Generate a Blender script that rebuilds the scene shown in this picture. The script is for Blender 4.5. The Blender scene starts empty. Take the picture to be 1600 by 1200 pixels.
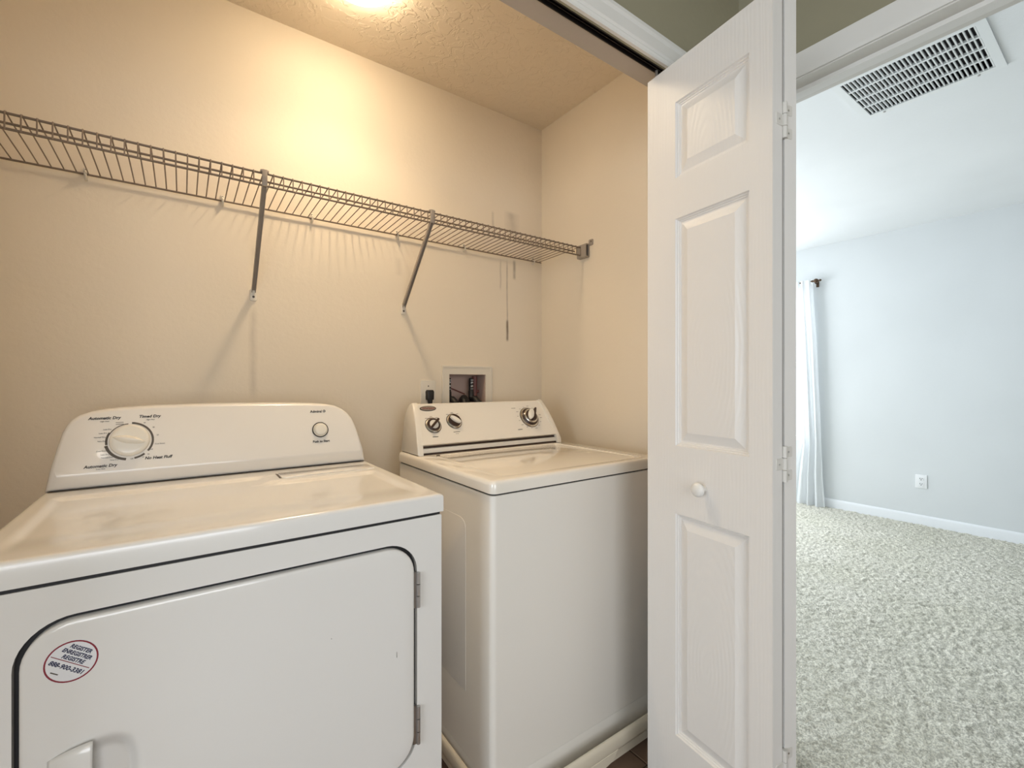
import bpy, bmesh, math, random
import numpy as np
from mathutils import Vector, Matrix
from mathutils.geometry import tessellate_polygon, delaunay_2d_cdt
random.seed(7)
rng = np.random.default_rng(7)
PI = math.pi
SC = bpy.context.scene
COL = SC.collection

# ------------------------------------------------------------------ camera, world, lights, exposure
CAM_H, FOC, HOR = 1.168, 718.0, 597.0
CN, SN = 1001 / math.hypot(1001, 718), 718 / math.hypot(1001, 718)
cam_d = bpy.data.cameras.new('camera'); cam = bpy.data.objects.new('camera', cam_d); COL.objects.link(cam)
cam_d.sensor_width = 36.0; cam_d.lens = FOC / 1600 * 36.0; cam_d.shift_y = -(600 - HOR) / 1600
cam_d.clip_start = 0.02; cam_d.clip_end = 100
cam.location = (0, 0, CAM_H); cam.rotation_euler = (PI / 2, 0, -math.atan2(SN, CN))
SC.camera = cam
w = bpy.data.worlds.new('sky'); SC.world = w; w.use_nodes = True
bg = w.node_tree.nodes['Background']; bg.inputs[0].default_value = (0.80, 0.90, 1.0, 1); bg.inputs[1].default_value = 1.6
vs = SC.view_settings
vs.view_transform = 'Standard'; vs.look = 'None'; vs.gamma = 1.0; vs.use_curve_mapping = False; vs.exposure = 0.0

def area(name, loc, direction, sx, sy, power, col):
    l = bpy.data.lights.new(name, 'AREA'); l.shape = 'RECTANGLE'; l.size = sx; l.size_y = sy
    l.energy = power; l.color = col
    o = bpy.data.objects.new(name, l); COL.objects.link(o); o.location = loc
    o.rotation_euler = Vector(direction).to_track_quat('-Z', 'Y').to_euler()
    return o
DAY = (0.89, 0.94, 0.98)
area('daylight_bedroom_window', (5.06, 2.52, 1.33), (-1, 0, 0), 1.06, 1.44, 34, DAY)
area('fill_bedroom_side', (3.3, 3.75, 1.4), (0, -1, 0), 1.7, 1.5, 78, DAY)  # added fill behind an unseen side window, brightens the far wall
area('fill_hall_left', (-2.76, -0.45, 1.35), (1, 0, 0), 1.5, 1.5, 64, (0.84, 0.92, 1.0))  # added cool fill from the left through an unseen hall window
area('fill_hall_back', (-0.35, -1.88, 1.35), (0, 1, 0), 1.6, 1.5, 33, (0.97, 0.97, 0.98))  # added fill from behind the camera onto the dryer front

# ------------------------------------------------------------------ materials
def mat(name, col, rough=0.5, metal=0.0, coat=0.0, spec=0.5):
    m = bpy.data.materials.new(name); m.use_nodes = True
    b = m.node_tree.nodes['Principled BSDF']
    b.inputs['Base Color'].default_value = (*col, 1); b.inputs['Roughness'].default_value = rough
    b.inputs['Metallic'].default_value = metal; b.inputs['Coat Weight'].default_value = coat
    b.inputs['Coat Roughness'].default_value = 0.06
    b.inputs['Specular IOR Level'].default_value = spec
    return m
class NT:
    def __init__(s, m): s.t = m.node_tree; s.b = s.t.nodes['Principled BSDF']
    def n(s, kind, **kw):
        x = s.t.nodes.new(kind)
        for k, v in kw.items(): setattr(x, k, v)
        return x
    def l(s, a, b): s.t.links.new(a, b)
    def coords(s, scale=(1, 1, 1), world=True):
        if world: src = s.n('ShaderNodeNewGeometry').outputs['Position']
        else: src = s.n('ShaderNodeTexCoord').outputs['Object']
        mp = s.n('ShaderNodeMapping'); mp.inputs['Scale'].default_value = scale
        s.l(src, mp.inputs['Vector']); return mp.outputs[0]
    def noise(s, vec, scale, detail=3, rough=0.5, dist=0.0):
        x = s.n('ShaderNodeTexNoise'); x.inputs['Scale'].default_value = scale; x.inputs['Detail'].default_value = detail
        x.inputs['Roughness'].default_value = rough; x.inputs['Distortion'].default_value = dist
        s.l(vec, x.inputs['Vector']); return x.outputs['Fac']
    def ramp(s, fac, a, b, ca=(0, 0, 0), cb=(1, 1, 1)):
        r = s.n('ShaderNodeValToRGB'); e = r.color_ramp.elements
        e[0].position = a; e[1].position = b; e[0].color = (*ca, 1); e[1].color = (*cb, 1)
        s.l(fac, r.inputs[0]); return r.outputs[0]
    def math(s, op, a, b=None, c=None):
        x = s.n('ShaderNodeMath', operation=op)
        for i, v in enumerate((a, b, c)):
            if v is None: continue
            if isinstance(v, (int, float)): x.inputs[i].default_value = v
            else: s.l(v, x.inputs[i])
        return x.outputs[0]
    def mix(s, fac, a, b, blend='MIX'):
        x = s.n('ShaderNodeMix', data_type='RGBA', blend_type=blend)
        if isinstance(fac, (int, float)): x.inputs[0].default_value = fac
        else: s.l(fac, x.inputs[0])
        for i, v in ((6, a), (7, b)):
            if isinstance(v, tuple): x.inputs[i].default_value = (*v, 1)
            else: s.l(v, x.inputs[i])
        return x.outputs[2]
    def bump(s, h, strength, dist, prev=None):
        x = s.n('ShaderNodeBump'); x.inputs['Strength'].default_value = strength; x.inputs['Distance'].default_value = dist
        s.l(h, x.inputs['Height'])
        if prev is not None: s.l(prev, x.inputs['Normal'])
        s.l(x.outputs[0], s.b.inputs['Normal']); return x.outputs[0]

def paint(name, col, peel=0.25, streaks=()):
    m = mat(name, col, 0.62, spec=0.3); t = NT(m); v = t.coords()
    n1 = t.noise(v, 60, 4, 0.55); n2 = t.noise(v, 9, 2)
    h = t.math('ADD', n1, t.math('MULTIPLY', t.ramp(n2, 0.45, 0.6), 0.25))
    t.bump(h, peel, 0.006)
    c = t.mix(t.ramp(t.noise(v, 1.7, 2), 0.3, 0.7), tuple(x * 0.975 for x in col), tuple(min(1, x * 1.02) for x in col))
    if streaks:
        sep = t.n('ShaderNodeSeparateXYZ'); t.l(t.n('ShaderNodeNewGeometry').outputs['Position'], sep.inputs[0])
        wob = t.math('MULTIPLY', t.math('SUBTRACT', t.noise(v, 7, 2), 0.5), 0.012)
        xx = t.math('ADD', sep.outputs[0], wob)
        for (x0, wd, z0, z1, amt, sc) in streaks:
            d = t.math('DIVIDE', t.math('ABSOLUTE', t.math('SUBTRACT', xx, x0)), wd)
            fx = t.math('MAXIMUM', t.math('SUBTRACT', 1.0, d), 0.0)
            zc, zh = (z0 + z1) / 2, (z1 - z0) / 2
            dz = t.math('DIVIDE', t.math('ABSOLUTE', t.math('SUBTRACT', sep.outputs[2], zc)), zh)
            fz = t.math('MINIMUM', t.math('MULTIPLY', t.math('MAXIMUM', t.math('SUBTRACT', 1.0, dz), 0.0), 4.0), 1.0)
            f = t.math('MULTIPLY', t.math('MULTIPLY', fx, fz), amt)
            f = t.math('MULTIPLY', f, t.math('ADD', t.noise(v, 22, 3), 0.35))
            c = t.mix(f, c, sc)
    t.l(c, t.b.inputs['Base Color'])
    return m

DIRT = (0.17, 0.13, 0.09)
M = {}
BEIGE = (0.79, 0.705, 0.575)
M['wall_back'] = paint('beige_wall_paint_marked', BEIGE, 0.12, (
    (1.262, .010, 1.36, 1.47, 1.1, DIRT), (1.263, .006, 1.40, 1.76, .55, DIRT), (1.306, .012, 1.66, 1.76, .7, DIRT),
    (1.290, .050, 1.87, 1.99, .32, DIRT), (1.180, .010, 1.88, 1.97, .30, DIRT), (.197, .016, 1.10, 1.44, .22, DIRT),
    (.720, .020, 1.60, 1.68, .12, DIRT), (1.225, .007, 1.60, 1.75, .35, DIRT)))
M['soffit'] = paint('shaded_header_paint', (0.50, 0.435, 0.365), 0.08)  # closet wall paint with the header's shade put into the colour
M['wall'] = paint('beige_wall_paint', BEIGE, 0.10)
M['hall'] = paint('dimmed_hall_paint', (0.33, 0.305, 0.215), 0.1)  # closet beige darkened, the hall's dim light is in the colour
M['bed_wall'] = paint('pale_bedroom_paint', (0.72, 0.745, 0.755), 0.05)
M['bed_ceil'] = paint('pale_bedroom_ceiling', (0.86, 0.88, 0.89), 0.08)
def knockdown():
    m = mat('knockdown_ceiling', (0.84, 0.745, 0.61), 0.7, spec=0.2); t = NT(m); v = t.coords()
    n = t.noise(v, 26, 3, 0.55, 0.8); f = t.ramp(n, 0.50, 0.56)
    t.bump(t.math('ADD', f, t.math('MULTIPLY', t.noise(v, 110, 2), 0.15)), 0.45, 0.004)
    return m
M['ceil'] = knockdown()
M['trim'] = mat('white_trim_paint', (0.78, 0.77, 0.74), 0.35)
M['jamb'] = mat('grey_white_jamb_paint', (0.70, 0.68, 0.64), 0.4)
M['base'] = mat('white_baseboard', (0.86, 0.88, 0.90), 0.4)
def enamel(name, col, rough=0.22):
    m = mat(name, col, rough, coat=0.7); t = NT(m); v = t.coords()
    r_ = t.math('ADD', t.math('MULTIPLY', t.noise(v, 5, 3), 0.06), rough - 0.03); t.l(r_, t.b.inputs['Roughness'])
    return m
M['dryer'] = enamel('dryer_white_enamel', (0.83, 0.815, 0.79), 0.17)
M['dryer_con'] = enamel('dryer_console_plastic', (0.80, 0.78, 0.75), 0.35)
M['washer'] = enamel('washer_bisque_enamel', (0.86, 0.81, 0.73), 0.15)
M['washer_body'] = mat('washer_bisque_cabinet', (0.80, 0.765, 0.71), 0.45, coat=0.1)
M['washer_con'] = enamel('washer_console_plastic', (0.80, 0.76, 0.69), 0.33)
M['knob'] = mat('warm_white_knob', (0.80, 0.77, 0.70), 0.25, coat=0.3)
M['dark'] = mat('near_black_gap', (0.012, 0.012, 0.014), 0.6)
M['black'] = mat('black_rubber', (0.012, 0.012, 0.014), 0.45)
M['ink'] = mat('black_print', (0.02, 0.018, 0.016), 0.6)
M['ink_soft'] = mat('grey_brown_print', (0.10, 0.085, 0.07), 0.6)
M['navy'] = mat('navy_print', (0.015, 0.02, 0.07), 0.6)
M['maroon'] = mat('maroon_print', (0.25, 0.02, 0.035), 0.5)
M['sticker'] = mat('white_sticker_paper', (0.82, 0.82, 0.84), 0.35)
M['chrome'] = mat('chrome', (0.72, 0.71, 0.69), 0.18, 1.0)
M['steel'] = mat('brushed_steel', (0.55, 0.54, 0.53), 0.35, 1.0)
M['brown'] = mat('dark_brown_plastic', (0.035, 0.016, 0.012), 0.35)
M['wire'] = mat('shade_toned_wire', (0.20, 0.15, 0.11), 0.45)  # pale coated wire, darkened for the shading on its underside
M['deck'] = mat('shade_toned_deck_wire', (0.25, 0.19, 0.14), 0.45)  # underside shading put into the deck wire colour too
M['bracket'] = mat('grey_white_bracket', (0.36, 0.31, 0.26), 0.4)
M['plate'] = mat('almond_plate_plastic', (0.74, 0.69, 0.60), 0.4)
M['boxin'] = mat('brown_box_inside', (0.50, 0.37, 0.32), 0.6)
M['red'] = mat('dull_red_pipe', (0.20, 0.075, 0.065), 0.5)
M['pan'] = mat('cream_pan_plastic', (0.74, 0.67, 0.54), 0.35)
M['track'] = mat('dark_bronze_track', (0.035, 0.028, 0.026), 0.35, 0.7)
M['hinge'] = mat('painted_hinge', (0.66, 0.64, 0.60), 0.35)
M['vent'] = mat('white_vent_metal', (0.86, 0.88, 0.88), 0.4)
M['bronze'] = mat('bronze_finial', (0.10, 0.06, 0.035), 0.35, 0.6)
M['white'] = mat('white_plastic', (0.86, 0.87, 0.88), 0.4)
M['cord'] = M['black']
def doormat():
    m = mat('white_moulded_door', (0.76, 0.74, 0.715), 0.38, spec=0.4); t = NT(m)
    v = t.coords((1, 1, 0.10), world=False)
    wv = t.n('ShaderNodeTexWave', wave_type='BANDS', bands_direction='X'); wv.inputs['Scale'].default_value = 34
    wv.inputs['Distortion'].default_value = 7; wv.inputs['Detail'].default_value = 2; wv.inputs['Detail Scale'].default_value = 1.4
    t.l(v, wv.inputs['Vector'])
    t.bump(wv.outputs['Fac'], 0.10, 0.0016)
    return m
M['door'] = doormat()
def panelmat():
    m = mat('white_moulded_panel_grain', (0.76, 0.74, 0.715), 0.36, spec=0.4); t = NT(m)
    v = t.coords((1, 1, 0.30), world=False); v.node.inputs['Location'].default_value = (0.01, 0, 0.02)
    wv = t.n('ShaderNodeTexWave', wave_type='RINGS', rings_direction='Y'); wv.inputs['Scale'].default_value = 30
    wv.inputs['Distortion'].default_value = 1.8; wv.inputs['Detail'].default_value = 1; wv.inputs['Detail Scale'].default_value = 3
    t.l(v, wv.inputs['Vector'])
    t.bump(wv.outputs['Fac'], 0.12, 0.0025)
    return m
M['panel'] = panelmat()
def tilemat():
    m = mat('brown_ceramic_tile', (0.10, 0.062, 0.042), 0.35); t = NT(m); v = t.coords()
    t.l(t.mix(t.ramp(t.noise(v, 9, 4), 0.3, 0.7), (0.16, 0.10, 0.068), (0.27, 0.18, 0.125)), t.b.inputs['Base Color'])
    t.bump(t.noise(v, 40, 3), 0.12, 0.004)
    return m
M['tile'] = tilemat()
M['grout'] = mat('dark_grout', (0.03, 0.022, 0.018), 0.9)
def carpetmat():
    m = mat('grey_green_carpet', (0.5, 0.5, 0.45), 0.95, spec=0.1); t = NT(m); v = t.coords()
    n1 = t.noise(v, 2.4, 4, 0.6); n2 = t.noise(v, 140, 3, 0.6)
    c = t.mix(t.ramp(n1, 0.35, 0.68), (0.78, 0.755, 0.64), (0.86, 0.83, 0.73))
    c = t.mix(t.math('MULTIPLY', t.ramp(n2, 0.50, 0.32), 0.55), c, (0.33, 0.32, 0.27))
    t.l(c, t.b.inputs['Base Color'])
    t.bump(t.noise(v, 170, 3, 0.6), 0.7, 0.006)
    return m
M['carpet'] = carpetmat()
def curtainmat():
    m = bpy.data.materials.new('sheer_white_cloth'); m.use_nodes = True; nt = m.node_tree; nt.nodes.clear()
    o = nt.nodes.new('ShaderNodeOutputMaterial'); d = nt.nodes.new('ShaderNodeBsdfDiffuse'); tr = nt.nodes.new('ShaderNodeBsdfTranslucent')
    mx = nt.nodes.new('ShaderNodeMixShader'); mx.inputs[0].default_value = 0.28
    d.inputs[0].default_value = (0.90, 0.92, 0.93, 1); tr.inputs[0].default_value = (0.92, 0.95, 0.97, 1)
    nz = nt.nodes.new('ShaderNodeTexNoise'); nz.inputs['Scale'].default_value = 300
    bp = nt.nodes.new('ShaderNodeBump'); bp.inputs['Strength'].default_value = 0.1; bp.inputs['Distance'].default_value = 0.001
    nt.links.new(nz.outputs[0], bp.inputs['Height']); nt.links.new(bp.outputs[0], d.inputs['Normal'])
    nt.links.new(d.outputs[0], mx.inputs[1]); nt.links.new(tr.outputs[0], mx.inputs[2]); nt.links.new(mx.outputs[0], o.inputs[0])
    return m
M['curtain'] = curtainmat()
def glassmat():
    m = bpy.data.materials.new('window_glass'); m.use_nodes = True; nt = m.node_tree; nt.nodes.clear()
    o = nt.nodes.new('ShaderNodeOutputMaterial'); a = nt.nodes.new('ShaderNodeBsdfTransparent'); g = nt.nodes.new('ShaderNodeBsdfGlossy')
    g.inputs['Roughness'].default_value = 0.02; mx = nt.nodes.new('ShaderNodeMixShader'); mx.inputs[0].default_value = 0.06
    nt.links.new(a.outputs[0], mx.inputs[1]); nt.links.new(g.outputs[0], mx.inputs[2]); nt.links.new(mx.outputs[0], o.inputs[0])
    return m
M['glass'] = glassmat()
def glow(name, col, strength):
    m = bpy.data.materials.new(name); m.use_nodes = True; b = m.node_tree.nodes['Principled BSDF']
    b.inputs['Base Color'].default_value = (0.9, 0.88, 0.8, 1); b.inputs['Roughness'].default_value = 0.3
    b.inputs['Emission Color'].default_value = (*col, 1); b.inputs['Emission Strength'].default_value = strength
    return m
def lampglass():
    m = bpy.data.materials.new('lit_frosted_glass'); m.use_nodes = True; nt = m.node_tree; nt.nodes.clear()
    o = nt.nodes.new('ShaderNodeOutputMaterial'); a = nt.nodes.new('ShaderNodeBsdfTransparent'); g = nt.nodes.new('ShaderNodeEmission')
    g.inputs[0].default_value = (1.0, 0.80, 0.55, 1); g.inputs[1].default_value = 56.0; mx = nt.nodes.new('ShaderNodeMixShader'); mx.inputs[0].default_value = 0.5
    nt.links.new(a.outputs[0], mx.inputs[1]); nt.links.new(g.outputs[0], mx.inputs[2]); nt.links.new(mx.outputs[0], o.inputs[0])
    return m
M['lamp'] = lampglass()
M['hall_fill_lamp'] = glow('hall_fill_glow', (1.0, 0.92, 0.82), 9.0)  # glow of the added hall lamp

# ------------------------------------------------------------------ helpers
def smooth(me, ang=35):
    me.polygons.foreach_set('use_smooth', [True] * len(me.polygons))
    me.set_sharp_from_angle(angle=math.radians(ang))
def origin_of(p):
    v = Vector((0, 0, 0))
    while p is not None:
        v += p.location; p = p.parent
    return v
def link(name, me, m, parent=None, ang=35, shift=True):
    o = bpy.data.objects.new(name, me); COL.objects.link(o)
    if m is not None and not me.materials: me.materials.append(M[m] if isinstance(m, str) else m)
    if parent is not None:
        o.parent = parent
        if shift:
            me.transform(Matrix.Translation(-origin_of(parent)))
    smooth(me, ang)
    return o
def obj(name, bm, m, parent=None, ang=35, shift=True):
    bmesh.ops.recalc_face_normals(bm, faces=bm.faces[:])
    me = bpy.data.meshes.new(name); bm.to_mesh(me); bm.free()
    return link(name, me, m, parent, ang, shift)
def thing(name, label, cat, loc=(0, 0, 0), group=None, kind=None):
    o = bpy.data.objects.new(name, None); COL.objects.link(o); o.location = loc
    o.empty_display_size = 0.05
    return tag(o, label, cat, group, kind)
def tag(o, label=None, cat=None, group=None, kind=None):
    if label: o['label'] = label
    if cat: o['category'] = cat
    if group: o['group'] = group
    if kind: o['kind'] = kind
    return o
def struct(o, label=None):
    o['kind'] = 'structure'
    if label: o['label'] = label
    return o
def B(bm, x0, x1, y0, y1, z0, z1, bev=0.0, seg=2):
    r = bmesh.ops.create_cube(bm, size=1.0)
    for v in r['verts']:
        v.co = Vector(((x0 + x1) / 2 + v.co.x * (x1 - x0), (y0 + y1) / 2 + v.co.y * (y1 - y0), (z0 + z1) / 2 + v.co.z * (z1 - z0)))
    if bev > 0:
        es = list({e for v in r['verts'] for e in v.link_edges})
        bmesh.ops.bevel(bm, geom=es, offset=bev, segments=seg, profile=0.5, affect='EDGES')
    return bm
def box(*a, **k): return B(bmesh.new(), *a, **k)
def rrect(u0, u1, v0, v1, r, n=8):
    rs = r if isinstance(r, (tuple, list)) else (r,) * 4
    pts = []
    for (cu, cv, a0, rr) in ((u1 - rs[0], v0 + rs[0], -90, rs[0]), (u1 - rs[1], v1 - rs[1], 0, rs[1]),
                             (u0 + rs[2], v1 - rs[2], 90, rs[2]), (u0 + rs[3], v0 + rs[3], 180, rs[3])):
        for k in range(n + 1):
            a = math.radians(a0 + 90 * k / n); pts.append((cu + rr * math.cos(a), cv + rr * math.sin(a)))
    return pts
def circ(cu, cv, r, n=32, ry=None):
    ry = r if ry is None else ry
    return [(cu + r * math.cos(2 * PI * k / n), cv + ry * math.sin(2 * PI * k / n)) for k in range(n)]
def inset(poly, d):
    n = len(poly); out = []
    for i in range(n):
        p = Vector(poly[i]); a = Vector(poly[i - 1]); b = Vector(poly[(i + 1) % n])
        e1 = (p - a); e2 = (b - p)
        e1 = e1.normalized() if e1.length > 1e-9 else e2.normalized(); e2 = e2.normalized() if e2.length > 1e-9 else e1
        n1 = Vector((-e1.y, e1.x)); n2 = Vector((-e2.y, e2.x)); m_ = n1 + n2
        m_ = m_ / max(1e-6, m_.dot(n1)) if m_.length > 1e-6 else n1
        q = p + m_ * d; out.append((q.x, q.y))
    return out
def ring_faces(bm, A, Bq):
    n = len(A)
    for i in range(n):
        j = (i + 1) % n
        try: bm.faces.new((A[i], A[j], Bq[j], Bq[i]))
        except ValueError: pass
def slab(poly, to3, d0, d1, bev=0.0, seg=3, bm=None, cap0=True, cap1=True, bev0=0.0):
    """prism of a CCW 2-D outline from depth d0 to d1; edges at d1 (and d0) rounded."""
    bm = bm or bmesh.new(); loops = []
    s = 1 if d1 > d0 else -1
    if bev0 > 0:
        for k in range(seg, 0, -1):
            a = PI / 2 * k / seg; loops.append((inset(poly, bev0 * (1 - math.cos(a))), d0 + s * bev0 * (1 - math.sin(a))))
        loops.append((poly, d0 + s * bev0))
    else: loops.append((poly, d0))
    if bev > 0:
        for k in range(0, seg + 1):
            a = PI / 2 * k / seg; loops.append((inset(poly, bev * (1 - math.cos(a))), d1 - s * bev * (1 - math.sin(a))))
    else: loops.append((poly, d1))
    vl = [[bm.verts.new(to3(u, v, d)) for (u, v) in pl] for pl, d in loops]
    for a, b in zip(vl, vl[1:]): ring_faces(bm, a, b)
    if cap0: bm.faces.new(vl[0])
    if cap1: bm.faces.new(vl[-1])
    return bm
def holed(outer, holes, to3, d0, d1, bm=None):
    """flat plate with holes, from depth d0 to d1"""
    bm = bm or bmesh.new(); loops = [outer] + holes; flat = [p for l in loops for p in l]
    tris = tessellate_polygon([[Vector((u, v, 0)) for u, v in l] for l in loops])
    vs_ = [[bm.verts.new(to3(u, v, d)) for u, v in flat] for d in (d0, d1)]
    for side in vs_:
        for t in tris:
            try: bm.faces.new([side[i] for i in t])
            except ValueError: pass
    k = 0
    for l in loops:
        n = len(l)
        ring_faces(bm, vs_[0][k:k + n], vs_[1][k:k + n]); k += n
    return bm
def tube(bm, pts, r, n=8, closed=False):
    pts = [Vector(p) for p in pts]; rings = []
    for i, p in enumerate(pts):
        a = pts[i - 1] if i else p; b = pts[i + 1] if i + 1 < len(pts) else p
        t = (b - a).normalized(); up = Vector((0, 0, 1)) if abs(t.z) < 0.9 else Vector((1, 0, 0))
        s = t.cross(up).normalized(); q = s.cross(t)
        rr = r[i] if isinstance(r, (list, tuple)) else r
        rings.append([bm.verts.new(p + (s * math.cos(2 * PI * k / n) + q * math.sin(2 * PI * k / n)) * rr) for k in range(n)])
    for a, b in zip(rings, rings[1:]): ring_faces(bm, a, b)
    bm.faces.new(rings[0][::-1]); bm.faces.new(rings[-1])
    return bm
def lathe(prof, to3, n=32, bm=None):
    """profile of (radius, depth) pairs; to3(u, v, d)"""
    bm = bm or bmesh.new(); rings = []
    for r, d in prof:
        if r < 1e-6: rings.append([bm.verts.new(to3(0, 0, d))])
        else: rings.append([bm.verts.new(to3(r * math.cos(2 * PI * k / n), r * math.sin(2 * PI * k / n), d)) for k in range(n)])
    for a, b in zip(rings, rings[1:]):
        if len(a) == 1 and len(b) == 1: continue
        if len(a) == 1:
            for i in range(n): bm.faces.new((a[0], b[i], b[(i + 1) % n]))
        elif len(b) == 1:
            for i in range(n): bm.faces.new((a[i], a[(i + 1) % n], b[0]))
        else: ring_faces(bm, a, b)
    if len(rings[0]) > 1: bm.faces.new(rings[0])
    if len(rings[-1]) > 1: bm.faces.new(rings[-1])
    return bm
def frame(o, u, v):
    o, u, v = Vector(o), Vector(u).normalized(), Vector(v).normalized(); n = u.cross(v)
    return lambda a, b, d: o + u * a + v * b + n * d
def XZ(y): return lambda u, v, d: Vector((u, y - d, v))      # facing -y, depth towards the viewer
def XY(z): return lambda u, v, d: Vector((u, v, z + d))
def YZ(x): return lambda u, v, d: Vector((x - d, u, v))      # facing -x
def pix(px, py, p0, n):
    """where the view line of a photograph pixel meets a given plane of the place"""
    r = (px - 800) / FOC; d = Vector((r * CN + SN, -r * SN + CN, (HOR - py) / FOC)); c = Vector((0, 0, CAM_H))
    return c + d * ((Vector(p0) - c).dot(Vector(n)) / d.dot(Vector(n)))
def text(body, size, o, u, v, m, parent, name='lettering', shear=0.0, align='CENTER', rise=0.0004, squeeze=1.0, bold=0.0, width=None):
    c = bpy.data.curves.new(name, 'FONT'); c.body = body; c.size = size; c.align_x = align; c.align_y = 'CENTER'
    c.shear = shear; c.resolution_u = 2; c.extrude = 0.0002; c.offset = bold
    t = bpy.data.objects.new('tmp', c); COL.objects.link(t)
    dg = bpy.context.evaluated_depsgraph_get(); me = bpy.data.meshes.new_from_object(t.evaluated_get(dg))
    bpy.data.objects.remove(t); bpy.data.curves.remove(c)
    if width:
        xs = [v.co.x for v in me.vertices]; squeeze = width / (max(xs) - min(xs))
    u, v = Vector(u).normalized(), Vector(v).normalized(); n = u.cross(v); o = Vector(o) + n * rise
    me.transform(Matrix(((u.x * squeeze, v.x, n.x, o.x), (u.y * squeeze, v.y, n.y, o.y), (u.z * squeeze, v.z, n.z, o.z), (0, 0, 0, 1))))
    me.materials.clear()
    return link(name, me, m, parent)
def copies(src, name, offs, parent):
    out = []
    for o in offs:
        c = src.copy(); COL.objects.link(c); c.parent = parent; c.location = Vector(src.location) + Vector(o); c.name = name; out.append(c)
    return out

# ------------------------------------------------------------------ the setting
XR, YB, H, HB = 1.475, 1.80, 2.44, 2.455
YF0, YF1, ZH = 0.787, 0.868, 2.038     # closet front wall, underside of its header
JL, JR = -0.34, 1.19                   # closet opening
XL = -0.56                             # closet left wall
HX0, HY0 = -2.70, -1.75                # hall
DJ0, DJ1, DZ = -0.13, 0.69, 2.058      # bedroom doorway
BX0, BX1, BY0, BY1 = 1.587, 4.90, -1.9, 3.6

# floor: dark grout bed with brown tiles
fl = struct(obj('floor', box(HX0, 1.50, HY0, YB + .1, -0.10, -0.004), 'grout'), 'brown ceramic tile floor of the laundry closet and hall')
TS, G = 0.33, 0.004
proto = None
gx0 = 1.154 - TS * 12
for i in range(14):
    for j in range(12):
        x0 = gx0 + TS * i; y0 = YB - 0.24 - TS * j
        x1 = min(x0 + TS, 1.50); y1 = min(y0 + TS, YB)
        if x0 < HX0 or y0 < HY0 - .01 or x1 - x0 < 0.03: continue
        full = x1 - x0 > TS - 1e-4
        if full and proto is not None:
            c = proto.copy(); COL.objects.link(c); c.location = (x0, y0, 0); c.name = 'tile'; continue
        bm = slab([(G / 2, G / 2), (x1 - x0 - G / 2, G / 2), (x1 - x0 - G / 2, TS - G / 2), (G / 2, TS - G / 2)], XY(0), -0.008, 0.0, 0.0015, 1)
        o = obj('tile', bm, 'tile', fl, shift=False); o.location = (x0, y0, 0)
        if full: proto = o

# carpet with a real pile relief
def fbm(nx, ny, cell):
    gx, gy = nx // cell + 3, ny // cell + 3
    g = rng.random((gx, gy)); xi = np.arange(nx) / cell; yi = np.arange(ny) / cell
    x0 = xi.astype(int); y0 = yi.astype(int); fx = xi - x0; fy = yi - y0; fx = fx * fx * (3 - 2 * fx); fy = fy * fy * (3 - 2 * fy)
    a = g[np.ix_(x0, y0)]; b = g[np.ix_(x0 + 1, y0)]; c = g[np.ix_(x0, y0 + 1)]; d = g[np.ix_(x0 + 1, y0 + 1)]
    return (a * (1 - fx)[:, None] + b * fx[:, None]) * (1 - fy)[None] + (c * (1 - fx)[:, None] + d * fx[:, None]) * fy[None]
def carpet():
    step = 0.0068; xs = np.arange(1.50, BX1 + step, step); ys = np.arange(-0.6, BY1, step); nx, ny = len(xs), len(ys)
    hgt = 0.50 * fbm(nx, ny, 2) + 0.14 * fbm(nx, ny, 5) + 0.36 * rng.random((nx, ny)); hgt = (hgt - 0.5) * 0.020
    X, Y = np.meshgrid(xs, ys, indexing='ij'); X = np.minimum(X, BX1)
    co = np.stack([X + (rng.random((nx, ny)) - .5) * .003, Y + (rng.random((nx, ny)) - .5) * .003, hgt + 0.004], -1).reshape(-1, 3)
    idx = np.arange(nx * ny).reshape(nx, ny)
    q = np.stack([idx[:-1, :-1], idx[1:, :-1], idx[1:, 1:], idx[:-1, 1:]], -1).reshape(-1, 4)
    me = bpy.data.meshes.new('carpet_pile'); me.vertices.add(len(co)); me.vertices.foreach_set('co', co.astype(np.float32).ravel())
    me.loops.add(q.size); me.loops.foreach_set('vertex_index', q.astype(np.int32).ravel())
    me.polygons.add(len(q)); me.polygons.foreach_set('loop_start', np.arange(0, q.size, 4, dtype=np.int32))
    me.update(calc_edges=True); me.validate()
    me.polygons.foreach_set('use_smooth', np.ones(len(q), dtype=bool))
    return me
fb = struct(obj('floor_bedroom', box(1.50, BX1 + .12, BY0, BY1 + .1, -0.10, -0.006), 'carpet'), 'pale grey-green carpeted bedroom floor')
cp = bpy.data.objects.new('carpet_pile', carpet()); COL.objects.link(cp); cp.data.materials.append(M['carpet']); cp.parent = fb
cp['kind'] = 'stuff'; cp['label'] = 'pale grey-green cut pile carpet'

def S(name, bm, m, label=None): return struct(obj(name, bm, m), label)
# valve-box opening in the back wall
VB = (0.949, 1.138, 1.045, 1.2025)
S('wall_back', holed([(XL - .1, -.1), (XR, -.1), (XR, H), (XL - .1, H)], [[(VB[0], VB[2]), (VB[1], VB[2]), (VB[1], VB[3]), (VB[0], VB[3])]],
                     XZ(YB), 0.0, -0.10), 'wall_back', 'beige textured back wall of the laundry closet')
S('wall_left', box(XL - .1, XL, YF1, YB, -.1, H), 'wall', 'beige left wall of the laundry closet')
S('ceiling', box(XL - .1, XR, YF1, YB + .1, H, H + .1), 'ceil', 'beige knockdown-textured ceiling of the closet')
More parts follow.
